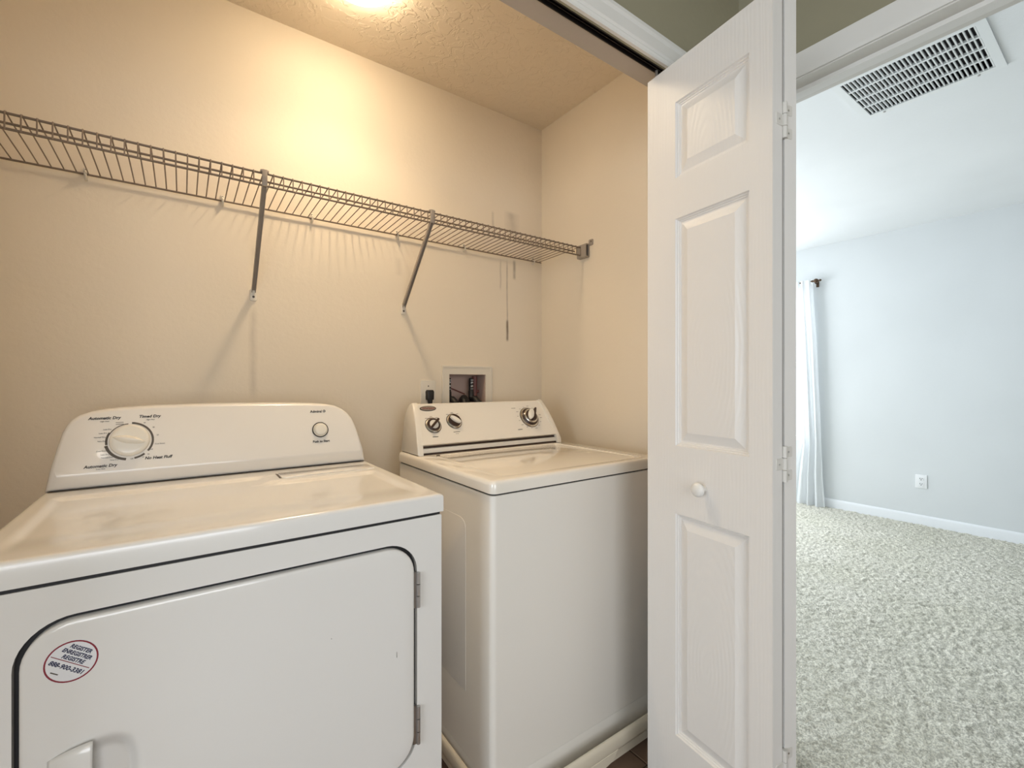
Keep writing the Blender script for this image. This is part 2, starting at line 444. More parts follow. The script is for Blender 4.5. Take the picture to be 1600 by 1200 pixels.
# right wall (closet and hall side) with the bedroom doorway
S('wall_right', holed([(HY0, -.1), (DJ0 - .02, -.1), (DJ0 - .02, DZ + .02), (DJ1 + .02, DZ + .02), (DJ1 + .02, -.1), (YF0, -.1), (YF0, H + .1), (HY0, H + .1)], [],
                      lambda u, v, d: Vector((XR + d, u, v)), 0.0, 0.112), 'hall', 'hall wall with the open bedroom doorway')
S('wall_closet_right', box(XR, XR + .112, YF0, YB + .1, -.1, H + .1), 'wall', 'beige right side wall of the laundry closet')
# front wall of the closet with its wide opening
def fw(y0, y1, zh):
    pts = [(HX0, -.1), (JL - .02, -.1), (JL - .02, zh), (JR + .02, zh), (JR + .02, -.1), (XR, -.1), (XR, H), (HX0, H)]
    return holed(pts, [], lambda u, v, d: Vector((u, d, v)), y0, y1)
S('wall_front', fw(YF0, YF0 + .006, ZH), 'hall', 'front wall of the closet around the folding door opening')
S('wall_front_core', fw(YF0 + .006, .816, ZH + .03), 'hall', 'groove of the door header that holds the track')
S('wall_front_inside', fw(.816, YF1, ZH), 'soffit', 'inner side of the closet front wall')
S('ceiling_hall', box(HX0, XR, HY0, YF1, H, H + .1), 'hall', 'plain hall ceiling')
S('wall_hall_back', holed([(HX0 - .1, -.1), (XR, -.1), (XR, H + .1), (HX0 - .1, H + .1)], [[(-1.15, .6), (.45, .6), (.45, 2.1), (-1.15, 2.1)]],
                          lambda u, v, d: Vector((u, HY0 - d, v)), 0.0, 0.1), 'hall', 'hall wall opposite the closet with an added window opening')
S('wall_hall_left', holed([(HY0, -.1), (YF1, -.1), (YF1, H), (HY0, H)], [[(-1.2, .6), (.3, .6), (.3, 2.1), (-1.2, 2.1)]],
                          lambda u, v, d: Vector((HX0 - d, u, v)), 0.0, 0.1), 'hall', 'hall end wall with an added window opening')
def window(name, label, u0, u1, v0, v1, to3, mull=True):
    t = thing(name, label, None, kind='structure')
    obj('window_frame', holed([(u0, v0), (u1, v0), (u1, v1), (u0, v1)], [[(u0 + .04, v0 + .04), (u1 - .04, v0 + .04), (u1 - .04, v1 - .04), (u0 + .04, v1 - .04)]], to3, .02, .07), 'white', t)
    vm = (v0 + v1) / 2
    obj('meeting_rail', slab([(u0 + .04, vm - .02), (u1 - .04, vm - .02), (u1 - .04, vm + .02), (u0 + .04, vm + .02)], to3, .025, .065), 'white', t)
    for a, b in ((v0 + .04, vm - .02), (vm + .02, v1 - .04)):
        obj('pane', slab([(u0 + .04, a), (u1 - .04, a), (u1 - .04, b), (u0 + .04, b)], to3, .042, .046), 'glass', t)
    return t
window('fill_window_4', 'unseen window added for fill light in the hall wall opposite the closet', -1.15, .45, .6, 2.1, lambda u, v, d: Vector((u, HY0 - d, v)))  # unseen opening added for the back fill
window('fill_window_3', 'unseen hall window added for fill light', -1.2, .3, .6, 2.1, lambda u, v, d: Vector((HX0 - d, u, v)))  # unseen opening added for the left fill

# bedroom
WY0, WY1, WZ0, WZ1 = 1.955, 3.05, 0.60, 2.06
S('wall_bedroom_far', holed([(BY0, -.1), (BY1 + .1, -.1), (BY1 + .1, HB), (BY0, HB)], [[(WY0, WZ0), (WY1, WZ0), (WY1, WZ1), (WY0, WZ1)]],
                            lambda u, v, d: Vector((BX1 + d, u, v)), 0, .12), 'bed_wall', 'pale blue-white far wall of the bedroom')
window('window_1', 'bright bedroom window behind the sheer curtain', WY0, WY1, WZ0, WZ1, lambda u, v, d: Vector((BX1 + d, u, v)))
S('wall_bedroom_side', holed([(1.587, -.1), (BX1, -.1), (BX1, HB), (1.587, HB)], [[(2.4, .65), (4.2, .65), (4.2, 2.15), (2.4, 2.15)]],
                             lambda u, v, d: Vector((u, BY1 + d, v)), 0, .1), 'bed_wall', 'bedroom side wall with an added window opening')
window('fill_window_2', 'unseen bedroom side window added for fill light', 2.4, 4.2, .65, 2.15, lambda u, v, d: Vector((u, BY1 + d, v)))  # unseen opening added for the bedroom side fill
S('wall_bedroom_end', box(1.587, BX1, BY0 - .1, BY0, -.1, HB), 'bed_wall', 'bedroom end wall')
S('wall_bedroom_near', box(XR + .002, BX0, YB + .1, BY1 + .1, -.1, HB), 'bed_wall', 'bedroom wall beside the closet')
S('wall_bedroom_partition', holed([(HY0, -.1), (DJ0 - .02, -.1), (DJ0 - .02, DZ + .02), (DJ1 + .02, DZ + .02), (DJ1 + .02, -.1), (YB + .1, -.1), (YB + .1, HB), (HY0, HB)], [],
                                  lambda u, v, d: Vector((XR + .112 + d, u, v)), 0.0, 0.006), 'bed_wall', 'bedroom face of the doorway wall')
VX0, VX1, VY0, VY1 = 2.318, 2.685, 0.372, 0.790
S('ceiling_bedroom', holed([(1.587, BY0), (BX1 + .12, BY0), (BX1 + .12, BY1 + .1), (1.587, BY1 + .1)], [[(VX0, VY0), (VX1, VY0), (VX1, VY1), (VX0, VY1)]],
                           XY(HB), 0, .1), 'bed_ceil', 'white bedroom ceiling')
def profile_bar(prof, p0, p1, u, v):
    """extrude a 2-D profile (u, v axes) from p0 to p1"""
    bm = bmesh.new(); u, v = Vector(u), Vector(v)
    A = [bm.verts.new(Vector(p0) + u * a + v * b) for a, b in prof]; C = [bm.verts.new(Vector(p1) + u * a + v * b) for a, b in prof]
    ring_faces(bm, A, C); bm.faces.new(A); bm.faces.new(C[::-1]); return bm
BASEP = [(0, 0), (.013, 0), (.013, .066), (.009, .078), (.004, .084), (0, .084)]
S('baseboard_far', profile_bar(BASEP, (BX1, BY0, 0), (BX1, BY1, 0), (-1, 0, 0), (0, 0, 1)), 'base', 'white baseboard along the bedroom far wall')
S('baseboard_side', profile_bar(BASEP, (1.6, BY1, 0), (BX1 - .013, BY1, 0), (0, -1, 0), (0, 0, 1)), 'base', 'white baseboard of the bedroom side wall')
# doorway jamb, stop and casing
def doorway():
    bm = bmesh.new(); jx0, jx1 = XR - .002, BX0 + .008
    B(bm, jx0, jx1, DJ0, DJ1, DZ, DZ + .019); B(bm, jx0, jx1, DJ0 - .019, DJ0, 0, DZ + .019); B(bm, jx0, jx1, DJ1, DJ1 + .019, 0, DZ + .019)
    S('trim_1', bm, 'jamb', 'painted jamb of the bedroom doorway')
    bm = bmesh.new(); sx0, sx1 = XR + .045, XR + .08
    B(bm, sx0, sx1, DJ0, DJ1, DZ - .012, DZ); B(bm, sx0, sx1, DJ0, DJ0 + .012, 0, DZ - .012); B(bm, sx0, sx1, DJ1 - .012, DJ1, 0, DZ - .012)
    S('trim_2', bm, 'trim', 'door stop strip inside the bedroom doorway')
    CP = [(0, 0.004), (.008, 0.004), (.010, .012), (.013, .020), (.013, .058), (.016, .064), (.016, .070), (0, .070)]
    for nm, xx, sgn, lab in (('trim_3', XR, -1, 'white casing around the bedroom doorway, hall side'), ('trim_4', BX0 + .006, 1, 'white casing around the bedroom doorway, bedroom side')):
        bm = bmesh.new()
        for p0, p1, v in (((xx, DJ0 - .07, DZ), (xx, DJ1 + .07, DZ), (0, 0, 1)), ((xx, DJ1, 0), (xx, DJ1, DZ + .004), (0, 1, 0)), ((xx, DJ0, 0), (xx, DJ0, DZ + .004), (0, -1, 0))):
            b2 = profile_bar(CP, p0, p1, (sgn, 0, 0), v); me = bpy.data.meshes.new('t'); b2.to_mesh(me); b2.free(); bm.from_mesh(me); bpy.data.meshes.remove(me)
        S(nm, bm, 'trim', lab)
doorway()
# closet opening casing and side jambs
CP = [(0, 0), (.008, 0), (.009, .006), (.006, .009), (.009, .013), (.007, .017), (.011, .022), (.012, .050), (.008, .054), (.014, .060), (.014, .069), (0, .069)]
bm = profile_bar(CP, (JL - .07, YF0, ZH), (JR + .07, YF0, ZH), (0, -1, 0), (0, 0, 1))
S('trim_5', bm, 'trim', 'white fluted casing above the folding door opening')
for nm, xx, sg in (('trim_6', JR, 1), ('trim_7', JL, -1)):
    S(nm, profile_bar(CP, (xx, YF0, 0), (xx, YF0, ZH), (0, -1, 0), (sg, 0, 0)), 'trim', 'white casing beside the folding door opening')
for nm, a, b in (('trim_8', JR, JR + .02), ('trim_9', JL - .02, JL)):
    S(nm, box(a, b, YF0, YF1, 0, ZH), 'jamb', 'painted side jamb of the closet opening')

# ------------------------------------------------------------------ folding closet door
A2, B2 = Vector((1.0516, .8185, 0)), Vector((1.0072, .4653, 0))
DW, DT, DZ0, DZ1 = (A2 - B2).length, 0.034, 0.022, 2.000
door = thing('door_1', 'white six-panel bifold closet door folded open beside the washer', None, (1.10, .80, 0), kind='structure')
def leaf(P, Q, sgn, knob):
    """leaf from guide end P to fold end Q; outer face towards sgn side; local frame: x along leaf, -y outer face"""
    d = (Q - P).normalized(); ang = math.atan2(d.y, d.x)
    fr = []
    us = [0, .097, .303, DW]; rows = [(.253, .828), (1.003, 1.591), (1.696, 1.894)]
    if sgn < 0: us = [0, DW - .303, DW - .097, DW]
    zb = [DZ0] + [z for r in rows for z in r] + [DZ1]
    holes = [[(us[1], a), (us[2], a), (us[2], b), (us[1], b)] for a, b in rows]
    bm = holed([(0, DZ0), (DW, DZ0), (DW, DZ1), (0, DZ1)], holes, XZ(0), 0, -DT)
    o = obj('door_leaf', bm, 'door', door, shift=False)
    o.location = P - door.location; o.rotation_euler = (0, 0, ang)
    for a, b in rows:
        u0, u1 = us[1], us[2]; cz = (a + b) / 2; cu = (u0 + u1) / 2
        bm = bmesh.new()
        def rect(i, y): return [bm.verts.new((u, y, v)) for u, v in ((u0 + i - cu, a + i - cz), (u1 - i - cu, a + i - cz), (u1 - i - cu, b - i - cz), (u0 + i - cu, b - i - cz))]
        for face in (0, 1):
            Y = (lambda t: t) if face == 0 else (lambda t: DT - t)
            prof = [(0, 0), (.0025, .0045), (.0045, .0045), (.0065, .0075), (.009, .0078), (.0105, .0098), (.014, .0100), (.034, .0030), (.036, .0022)]
            ls = [rect(i, Y(t)) for i, t in prof]
            for p, q in zip(ls, ls[1:]): ring_faces(bm, p, q)
            bm.faces.new(ls[-1])
        p = obj('panel', bm, 'panel', o, 20, shift=False); p.location = (cu, 0, cz)
    if knob:
        K = frame((.186, 0, .909), (1, 0, 0), (0, 0, 1))
        bm = lathe([(.0075, 0), (.0075, .010), (.010, .013), (.0155, .017), (.0172, .022), (.0165, .027), (.012, .0305), (0, .032)], lambda u, v, d: K(u, v, d), 28)
        kk = obj('door_knob', bm, 'trim', o, 50, shift=False); kk['label'] = 'small round white pull knob'
    return o
dirs = (B2 - A2).normalized(); nn = Vector((-dirs.y, dirs.x, 0)); nn = nn if nn.x > 0 else -nn
leaf2 = leaf(A2, B2, 1, True)
H0 = B2 + nn * (DT + .0085)
d1 = Vector((.27, .963, 0)).normalized(); Pv = H0 + d1 * DW; n1 = Vector((d1.y, -d1.x, 0))
# second leaf: its outer face looks away from the camera
leaf1 = leaf(H0 + n1 * DT, Pv + n1 * DT, -1, False)
for zc in (1.727, .993, .345):
    hx = B2 + nn * (DT + .0043) + dirs * .003
    bm = bmesh.new()
    for k, (a, b) in enumerate(((-.038, -.0135), (-.0125, .0125), (.0135, .038))):
        tube(bm, [(hx.x, hx.y, zc + a), (hx.x, hx.y, zc + b)], .0050, 12)
    hg = obj('hinge', bm, 'hinge', door)
    hg['label'] = 'white painted butt hinge'
    for base, dn, l, zz in ((B2 + nn * .012, nn, .023, (-.0125, .0125)), (H0 + n1 * .0015, n1, .020, (.0135, .036)), (H0 + n1 * .0015, n1, .020, (-.036, -.0135))):
        F = frame((base.x, base.y, zc), dn, (0, 0, 1))
        sgn = -1 if F(0, 0, 1).y > base.y else 1
        pts = rrect(0, l, zz[0], zz[1], .003, 3)
        bm = slab(pts, lambda u, v, d: F(u, v, d * sgn), -.002, .0012, .0006, 1)
        obj('hinge_leaf', bm, 'hinge', hg)
        bm = lathe([(.0022, .0008), (.0022, .0016), (0, .0018)], lambda u, v, d: F(u + l * .45, v + sum(zz) / 2, d * sgn), 10)
        obj('screw', bm, 'steel', hg)
# overhead track: dark channel with two rails
TY = .800
bm = bmesh.new()
tr = obj('track', box(JL + .01, JR - .01, YF0 + .0065, .8155, ZH + .024, ZH + .030), 'track', door)
for y0, y1, z0 in ((YF0 + .0065, YF0 + .0085, ZH - .001), (.8130, .8155, ZH - .002), (.8060, .8085, ZH + .004)):
    obj('track_rail', box(JL + .01, JR - .01, y0, y1, z0, ZH + .025), 'track', tr)
bm = bmesh.new(); tube(bm, [(A2.x + .020, A2.y - .014, DZ1 - .01), (A2.x + .020, A2.y - .014, ZH - .004)], .004, 10)
obj('guide_pin', bm, 'steel', door)
bm = bmesh.new(); tube(bm, [(Pv.x + .01, Pv.y - .012, DZ1 - .01), (Pv.x + .01, Pv.y - .012, ZH - .003)], .004, 10)
obj('pivot_pin', bm, 'steel', door)

# ------------------------------------------------------------------ dryer
dry = thing('dryer', 'white front-loading clothes dryer with a round sticker on its door', 'dryer', (.111, 1.27, 0))
DX0, DX1, DYF, DYB, DLZ = -.257, .480, .945, 1.60, .914
bm = bmesh.new(); B(bm, DX0 + .001, DX1 - .001, DYF + .016, DYB, .025, .8675, .004)
body_d = obj('body', bm, 'dryer', dry)
DD = (-.190, .413, .335, .812); DR = .060; GAP = .0075
dout = rrect(DD[0], DD[1], DD[2], DD[3], DR, 10); dhole = rrect(DD[0] - GAP, DD[1] + GAP, DD[2] - GAP, DD[3] + GAP, DR + GAP, 10)
bm = holed(rrect(DX0, DX1, .025, .8675, .003, 2), [dhole], XZ(DYF), -.014, 0)
obj('front_panel', bm, 'dryer', dry)
bm = holed(rrect(DX0 + .02, DX1 - .02, .30, .84, .003, 2), [], XZ(DYF), -.0158, -.013)
obj('door_seal', bm, 'dark', dry)
def sstep(a, b, x): t = np.clip((x - a) / (b - a), 0, 1); return t * t * (3 - 2 * t)
def dryer_door():
    # outline plus a fine interior grid, so the grip pocket can be pressed into the sheet
    outer = [Vector(p) for p in inset(dout, .006)]
    pts = list(outer); n = len(outer)
    for x in np.arange(-.185, .40, .03):
        for z in np.arange(.345, .80, .03): pts.append(Vector((x, z)))
    for x in np.arange(-.172, -.030, .0038):
        for z in np.arange(.44, .655, .0042): pts.append(Vector((x, z)))
    edges = [(i, (i + 1) % n) for i in range(n)]
    vv, ee, ff, *_ = delaunay_2d_cdt(pts, edges, [list(range(n))], 1, 1e-5)
    bm = bmesh.new()
    def dep(x, z):
        cx_, cz_, a, b = -.104, .545, .050, .078
        q = ((abs(x - cx_) / a) ** 3.2 + (abs(z - cz_) / b) ** 3.2) ** (1 / 3.2)
        s = 1 - sstep(.66, 1.04, q)
        return 0.004 - .0145 * s
    vs_ = [bm.verts.new((p.x, DYF - dep(p.x, p.y), p.y)) for p in vv]
    for f in ff: bm.faces.new([vs_[i] for i in f])
    bm.verts.ensure_lookup_table()
    # rounded rim down to the back of the sheet
    prev = None
    for ins, d in ((.006, .004), (.003, .0034), (.001, .0020), (0, 0), (0, -.012)):
        ring = [bm.verts.new((u, DYF - d, v)) for u, v in inset(dout, ins)]
        if prev: ring_faces(bm, prev, ring)
        prev = ring
    bmesh.ops.remove_doubles(bm, verts=bm.verts[:], dist=1e-5)
    return obj('door', bm, 'dryer', dry, 60)
ddoor = dryer_door()
# pull tab over the left half of the pocket
def pull():
    bm = bmesh.new(); nu, nv = 14, 18; g = []
    for i in range(nu + 1):
        row = []
        for j in range(nv + 1):
            s = i / nu; t = j / nv
            x = -.160 + s * .050; z = .470 + t * .155 - (1 - s) ** 2 * .012 * (1 if t > .5 else -1)
            y = DYF - .0035 - .013 * math.sin(min(1, s * 1.15) * PI / 2) * (1 - abs(2 * t - 1) ** 6 * .55)
            row.append(bm.verts.new((x, y, z)))
        g.append(row)
    for i in range(nu):
        for j in range(nv): bm.faces.new((g[i][j], g[i + 1][j], g[i + 1][j + 1], g[i][j + 1]))
    o = obj('door_handle', bm, 'dryer', ddoor, 60)
    md = o.modifiers.new('thickness', 'SOLIDIFY'); md.thickness = .0035; md.offset = 0
    o['label'] = 'moulded white pull tab'
    return o
pull()
for za, zb in ((.672, .750), (.372, .456)):
    bm = bmesh.new(); L = (zb - za) / 3
    for k in range(3): tube(bm, [(DD[1] + GAP + .0015, DYF - .0035, za + L * k + .0008), (DD[1] + GAP + .0015, DYF - .0035, za + L * (k + 1) - .0008)], .0042, 10)
    B(bm, DD[1] - .002, DD[1] + GAP + .003, DYF - .001, DYF + .006, za, zb)
    hh = obj('door_hinge', bm, 'steel', dry); hh['label'] = 'steel door hinge'
# round sticker
SCX, SCZ, SR = -.1345, .7512, .0310
SY = DYF - .0041
st = obj('sticker', slab(circ(SCX, SCZ, SR, 40), XZ(SY), -.0002, .0002), 'sticker', ddoor); st['label'] = 'round white sticker with a maroon rim'
obj('sticker_rim', holed(circ(SCX, SCZ, SR - .0007, 40), [circ(SCX, SCZ, SR - .0028, 40)], XZ(SY), 0, .0004), 'maroon', ddoor)
ang = math.radians(-36.5); U = Vector((math.cos(ang), 0, math.sin(ang))); V = Vector((-math.sin(ang), 0, math.cos(ang)))
def on_st(a, b): return Vector((SCX, SY, SCZ)) + U * a + V * b
for s_, a, b, sz, wd in (('REGISTER', -.0005, .0187, .0076, .0285), ('ENREGISTRER', -.0003, .0108, .0076, .0390), ('REGISTRE', 0, .0030, .0076, .0300), ('888-900-3381', 0, -.0095, .0086, .0455)):
    text(s_, sz, on_st(a, b), U, V, 'navy', ddoor, 'sticker_lettering', shear=.2, bold=.00022, rise=.0005, width=wd)
Fs = frame(on_st(0, 0), U, V)
obj('sticker_line', slab([(-.0262, -.0024), (.0258, -.0024), (.0258, -.0014), (-.0262, -.0014)], Fs, .0001, .0004), 'maroon', ddoor)
obj('sticker_small_print', slab([(-.013, -.0215), (-.003, -.0215), (-.003, -.0200), (-.013, -.0200)], Fs, .0001, .0004), 'ink_soft', ddoor)

for px_, py_, hh_ in ((620, 1023, .006), (518, 998, .001)):
    p = pix(px_, py_, (0, DYF - .004, 0), (0, 1, 0)); obj('scratch', slab([(p.x - .0006, p.z - hh_), (p.x + .0006, p.z - hh_), (p.x + .0002, p.z + hh_), (p.x - .0004, p.z + hh_)], XZ(DYF - .004), 0, .0003), 'ink_soft', ddoor)
# dryer top with its shallow pressed tray
def dryer_top():
    x0, x1, y0, y1 = DX0 - .003, DX1 + .003, .941, DYB
    xs = np.concatenate([[x0 + .008], np.linspace(x0 + .012, -.195, 14), np.linspace(-.15, .40, 24), np.linspace(.41, x1 - .012, 16), [x1 - .008]])
    ys = np.concatenate([[y0 + .008], np.linspace(y0 + .015, 1.22, 26), np.linspace(1.235, 1.45, 36), [y1]])
    bm = bmesh.new(); g = []
    def hh(x, y):
        back = 1.392 - .098 * sstep(.165, .192, x)
        e = sstep(-.232, -.212, x) * (1 - sstep(.432, .452, x)) * (1 - sstep(back - .006, back + .014, y)) * sstep(.97, 1.10, y)
        return DLZ - .0065 * e
    for x in xs: g.append([bm.verts.new((x, y, hh(x, y))) for y in ys])
    for i in range(len(xs) - 1):
        for j in range(len(ys) - 1): bm.faces.new((g[i][j], g[i + 1][j], g[i + 1][j + 1], g[i][j + 1]))
    loop = [g[i][0] for i in range(len(xs))] + [g[-1][j] for j in range(1, len(ys))] + [g[i][-1] for i in range(len(xs) - 2, -1, -1)] + [g[0][j] for j in range(len(ys) - 2, 0, -1)]
    prev = loop
    for k, (o_, dz) in enumerate(((.0031, .0006), (.0056, .0023), (.0074, .0049), (.008, .008), (.008, .0395))):
        ring = []
        for v in loop:
            dx = o_ if v.co.x > x1 - .0081 else (-o_ if v.co.x < x0 + .0081 else 0); dy = -o_ if v.co.y < y0 + .0081 else 0
            ring.append(bm.verts.new((v.co.x + dx, v.co.y + dy, DLZ - dz)))
        ring_faces(bm, prev, ring); prev = ring
    bm.faces.new(prev)
    return obj('top_panel', bm, 'dryer', dry, 50)
dryer_top()
obj('gap_strip', box(DX0 + .003, DX1 - .003, DYF + .003, DYB - .01, .8665, .8752), 'dark', dry)
lc = obj('lint_cover', slab(rrect(.213, .462, 1.337, 1.412, .006, 4), XY(DLZ), -.002, .0022, .0015, 2), 'dryer', dry); lc['label'] = 'raised lint screen cover'
obj('cover_gap', box(.2085, .2125, 1.342, 1.412, DLZ - .003, DLZ + .0006), 'ink_soft', dry)
# console
def con_out():
    L = [(.4782, .9145), (.4700, .955), (.4610, .995), (.4525, 1.028), (.4440, 1.050), (.4320, 1.068), (.4150, 1.083), (.3930, 1.0935), (.366, 1.0985),
         (.330, 1.1015), (.27, 1.1040), (.19, 1.1060), (.10, 1.1073), (.02, 1.1073)]
    R = [(-.06, 1.1060), (-.12, 1.1030), (-.160, 1.0990), (-.183, 1.0950), (-.2020, 1.0880), (-.2150, 1.0780), (-.2240, 1.0650), (-.2310, 1.0480), (-.2395, 1.010), (-.2480, .965), (-.2575, .9145)]
    return L + R
def cyf(z): return 1.468 + (.30 * (z - .95) if z > .95 else .22 * (.95 - z))
def dryer_console():
    out = con_out(); bm = bmesh.new(); prev = None; yb = 1.596
    rings = []
    for ins, back in ((0, None), (0, .010), (.0015, .0050), (.0040, .0018), (.008, 0)):
        pl = inset(out, ins)
        pl = [(u, max(v, .9146)) for u, v in pl]
        rings.append([bm.verts.new((u, yb if back is None else cyf(v) + back, v)) for u, v in pl])
    for a, b in zip(rings, rings[1:]): ring_faces(bm, a, b)
    bm.faces.new(rings[0])
    inner = [Vector((v.co.x, v.co.z)) for v in rings[-1]]; n = len(inner)
    zc = .950
    xl = min(v.x for v in inner if abs(v.y - zc) < .03); xr_ = max(v.x for v in inner if abs(v.y - zc) < .03)
    pts = inner + [Vector((x, zc + dz)) for x in np.linspace(xl + .012, xr_ - .012, 24) for dz in (-.004, 0, .004)]
    vv, ee, ff, *_ = delaunay_2d_cdt(pts, [(i, (i + 1) % n) for i in range(n)], [list(range(n))], 1, 1e-6)
    vs_ = [bm.verts.new((p.x, cyf(p.y), p.y)) for p in vv]
    for f in ff: bm.faces.new([vs_[i] for i in f])
    bmesh.ops.remove_doubles(bm, verts=bm.verts[:], dist=2e-6)
    return obj('console', bm, 'dryer_con', dry, 50)
dcon = dryer_console()
obj('console_gap', box(-.25, .471, 1.4695, 1.59, .9125, .9152), 'ink_soft', dry)
cu_, cv_ = Vector((1, 0, 0)), Vector((0, .30, 1)).normalized(); cn_ = cu_.cross(cv_)
def dface(x, z): return Vector((x, cyf(z), z))
DK = dface(-.1065, 1.0215)
KF = frame(DK, cu_, cv_)
# printed arcs round the dial
def arc(a0, a1, r0, r1, n=24):
    p = [(r1 * math.cos(a), r1 * math.sin(a)) for a in np.linspace(a0, a1, n)]; q = [(r0 * math.cos(a), r0 * math.sin(a)) for a in np.linspace(a1, a0, n)]
    return p + q
for a0, a1, r0, r1 in ((95, 190, .0425, .0445), (192, 262, .0430, .0490), (150, 190, .0430, .0470), (-78, -50, .0430, .0475), (-38, 86, .0430, .0475)):
    obj('dial_print', holed(arc(math.radians(a0), math.radians(a1), r0, r1), [], KF, .0001, .0004), 'ink_soft', dry)
kb = obj('knob', lathe([(.0385, 0), (.0395, .004), (.0385, .012), (.036, .0148), (.030, .0158), (0, .0158)], KF, 48), 'knob', dry, 40)
kb['label'] = 'round white dial knob with a pointed grip'
def grip():
    # lens-shaped raised handle across the dial, pointing right and slightly down
    a = math.radians(-14); ca, sa = math.cos(a), math.sin(a); bm = bmesh.new(); rows = []
    N = 20
    for i in range(N + 1):
        s = -1 + 2 * i / N; wd = .0100 * (1 - abs(s) ** 2.4) * (1.0 if s < 0 else .92) + .0003; L = s * .033
        r = []
        for t in (-1, -.85, -.35, 0, .35, .85, 1):
            hgt = .0155 + (.011 * (1 - abs(t) ** 2.2) + .001 * (1 - abs(t))) * (1 - abs(s) ** 4)
            u, v = L * ca - wd * t * sa, L * sa + wd * t * ca
            r.append(bm.verts.new(KF(u, v, hgt)))
        rows.append(r)
    for p, q in zip(rows, rows[1:]):
        for i in range(6): bm.faces.new((p[i], p[i + 1], q[i + 1], q[i]))
    return obj('knob_grip', bm, 'knob', kb, 60)
grip()
SB = dface(.3440, 1.0217); BF = frame(SB, cu_, cv_)
obj('button_ring', lathe([(.0235, 0), (.0235, .0016), (.0205, .0018), (.0205, .0004)], BF, 40), 'ink', dry)
obj('button_collar', lathe([(.0206, .0), (.0206, .0035), (.0190, .0050), (.0182, .0040), (.0182, .0)], BF, 40), 'knob', dry)
bt = obj('start_button', lathe([(.0178, 0), (.0178, .0075), (.0165, .0095), (.012, .0108), (0, .0114)], BF, 40), 'knob', dry, 50)
def dtext(s, px0, px1, py, size, bold=0.0, m='ink', shear=.22, squeeze=1.0):
    p = pix((px0 + px1) / 2, py, DK, cn_); text(s, size, p, cu_, cv_, m, dry, 'lettering', shear=shear, bold=bold, squeeze=squeeze)
dtext('Automatic Dry', 141, 186, 653.5, .0098, .0003); dtext('Timed Dry', 220, 248, 650.5, .0098, .0003)
dtext('No Heat Fluff', 228, 267, 714.5, .0098, .0003); dtext('Automatic Dry', 133, 181, 728.5, .0098, .0003)
dtext('High Heat', 154, 173, 658.6, .0042); dtext('High Heat', 227, 243, 655.5, .0042); dtext('Low Heat', 148, 166, 733, .0042)
dtext('Admiral \u00ae', 483, 510, 643, .0105, .0003, shear=.05); dtext('Push to Start', 489, 515, 689.5, .0092, .0003, shear=.05)
for s_, x, y in (('Less Dry', 168, 671), ('Less Dry', 161, 677), ('Normal Dry', 156, 683.5), ('Very Dry', 159, 689.7), ('Off', 165, 699), ('Cool Down', 159, 705),
                 ('Less Dry', 164, 710.5), ('Normal Dry', 167, 715), ('Very Dry', 178.5, 718.6), ('Off', 206, 717), ('Off', 209, 660.7), ('60', 226, 660.5),
                 ('40', 240, 667.5), ('20', 246.5, 679.5), ('Cool Down', 250, 693), ('Off', 236.5, 702), ('20', 232, 709.5), ('10', 223.5, 714)):
    p = pix(x, y, DK, cn_); text(s_, .0043, p, cu_, cv_, 'ink', dry, 'lettering')
for k in (0, 1):
    p = pix(187, 660 + 2.8 * k, DK, cn_); F_ = frame(p, cu_, cv_)
    obj('dial_print', slab([(-.0075, -.0006), (.0075, -.0006), (.0075, .0006), (-.0075, .0006)], F_, 0, .0004), 'ink_soft', dry)
for sx in (-1, 1):
    for sy in (0, 1):
        x = .111 + sx * .33; y = 1.0 + sy * .55
        obj('foot', lathe([(.018, 0), (.018, .008), (.010, .012), (.010, .027)], lambda u, v, d: Vector((x + u, y + v, d)), 12), 'black', dry)

# ------------------------------------------------------------------ washer
PANZ = .018
was = thing('washing_machine', 'cream white top-loading washing machine with three console dials', 'washer', (.983, 1.30, PANZ))
WX0, WX1, WYF, WYB, WLZ = .643, 1.322, .985, 1.61, .914
bm = slab(rrect(WX0, WX1, WYF, WYB, .016, 6), XY(0), .128, .8745, .003, 2)
wbody = obj('cabinet', bm, 'washer_body', was)
bm = slab(rrect(WX0 + .004, WX1 - .004, WYF + .002, WYB - .01, .014, 6), XY(0), .060, .1255, .002, 2)
obj('kick_panel', bm, 'washer_body', was)
obj('kick_seam', slab(rrect(WX0 + .006, WX1 - .006, WYF + .004, WYB - .012, .012, 5), XY(0), .1245, .1285), 'ink_soft', was)
obj('gap_strip', slab(rrect(WX0 + .004, WX1 - .004, WYF + .004, WYB - .004, .014, 5), XY(0), .8735, .8805), 'dark', was)
SP = [(1.1180, .305), (1.545, .305), (1.545, .7857), (1.148, .7857), (1.137, .783), (1.126, .777), (1.1195, .767), (1.1175, .755)]
obj('side_panel', slab([(a, b) for a, b in SP], YZ(WX0), -.002, .0010, .0008, 2), 'washer_body', was)
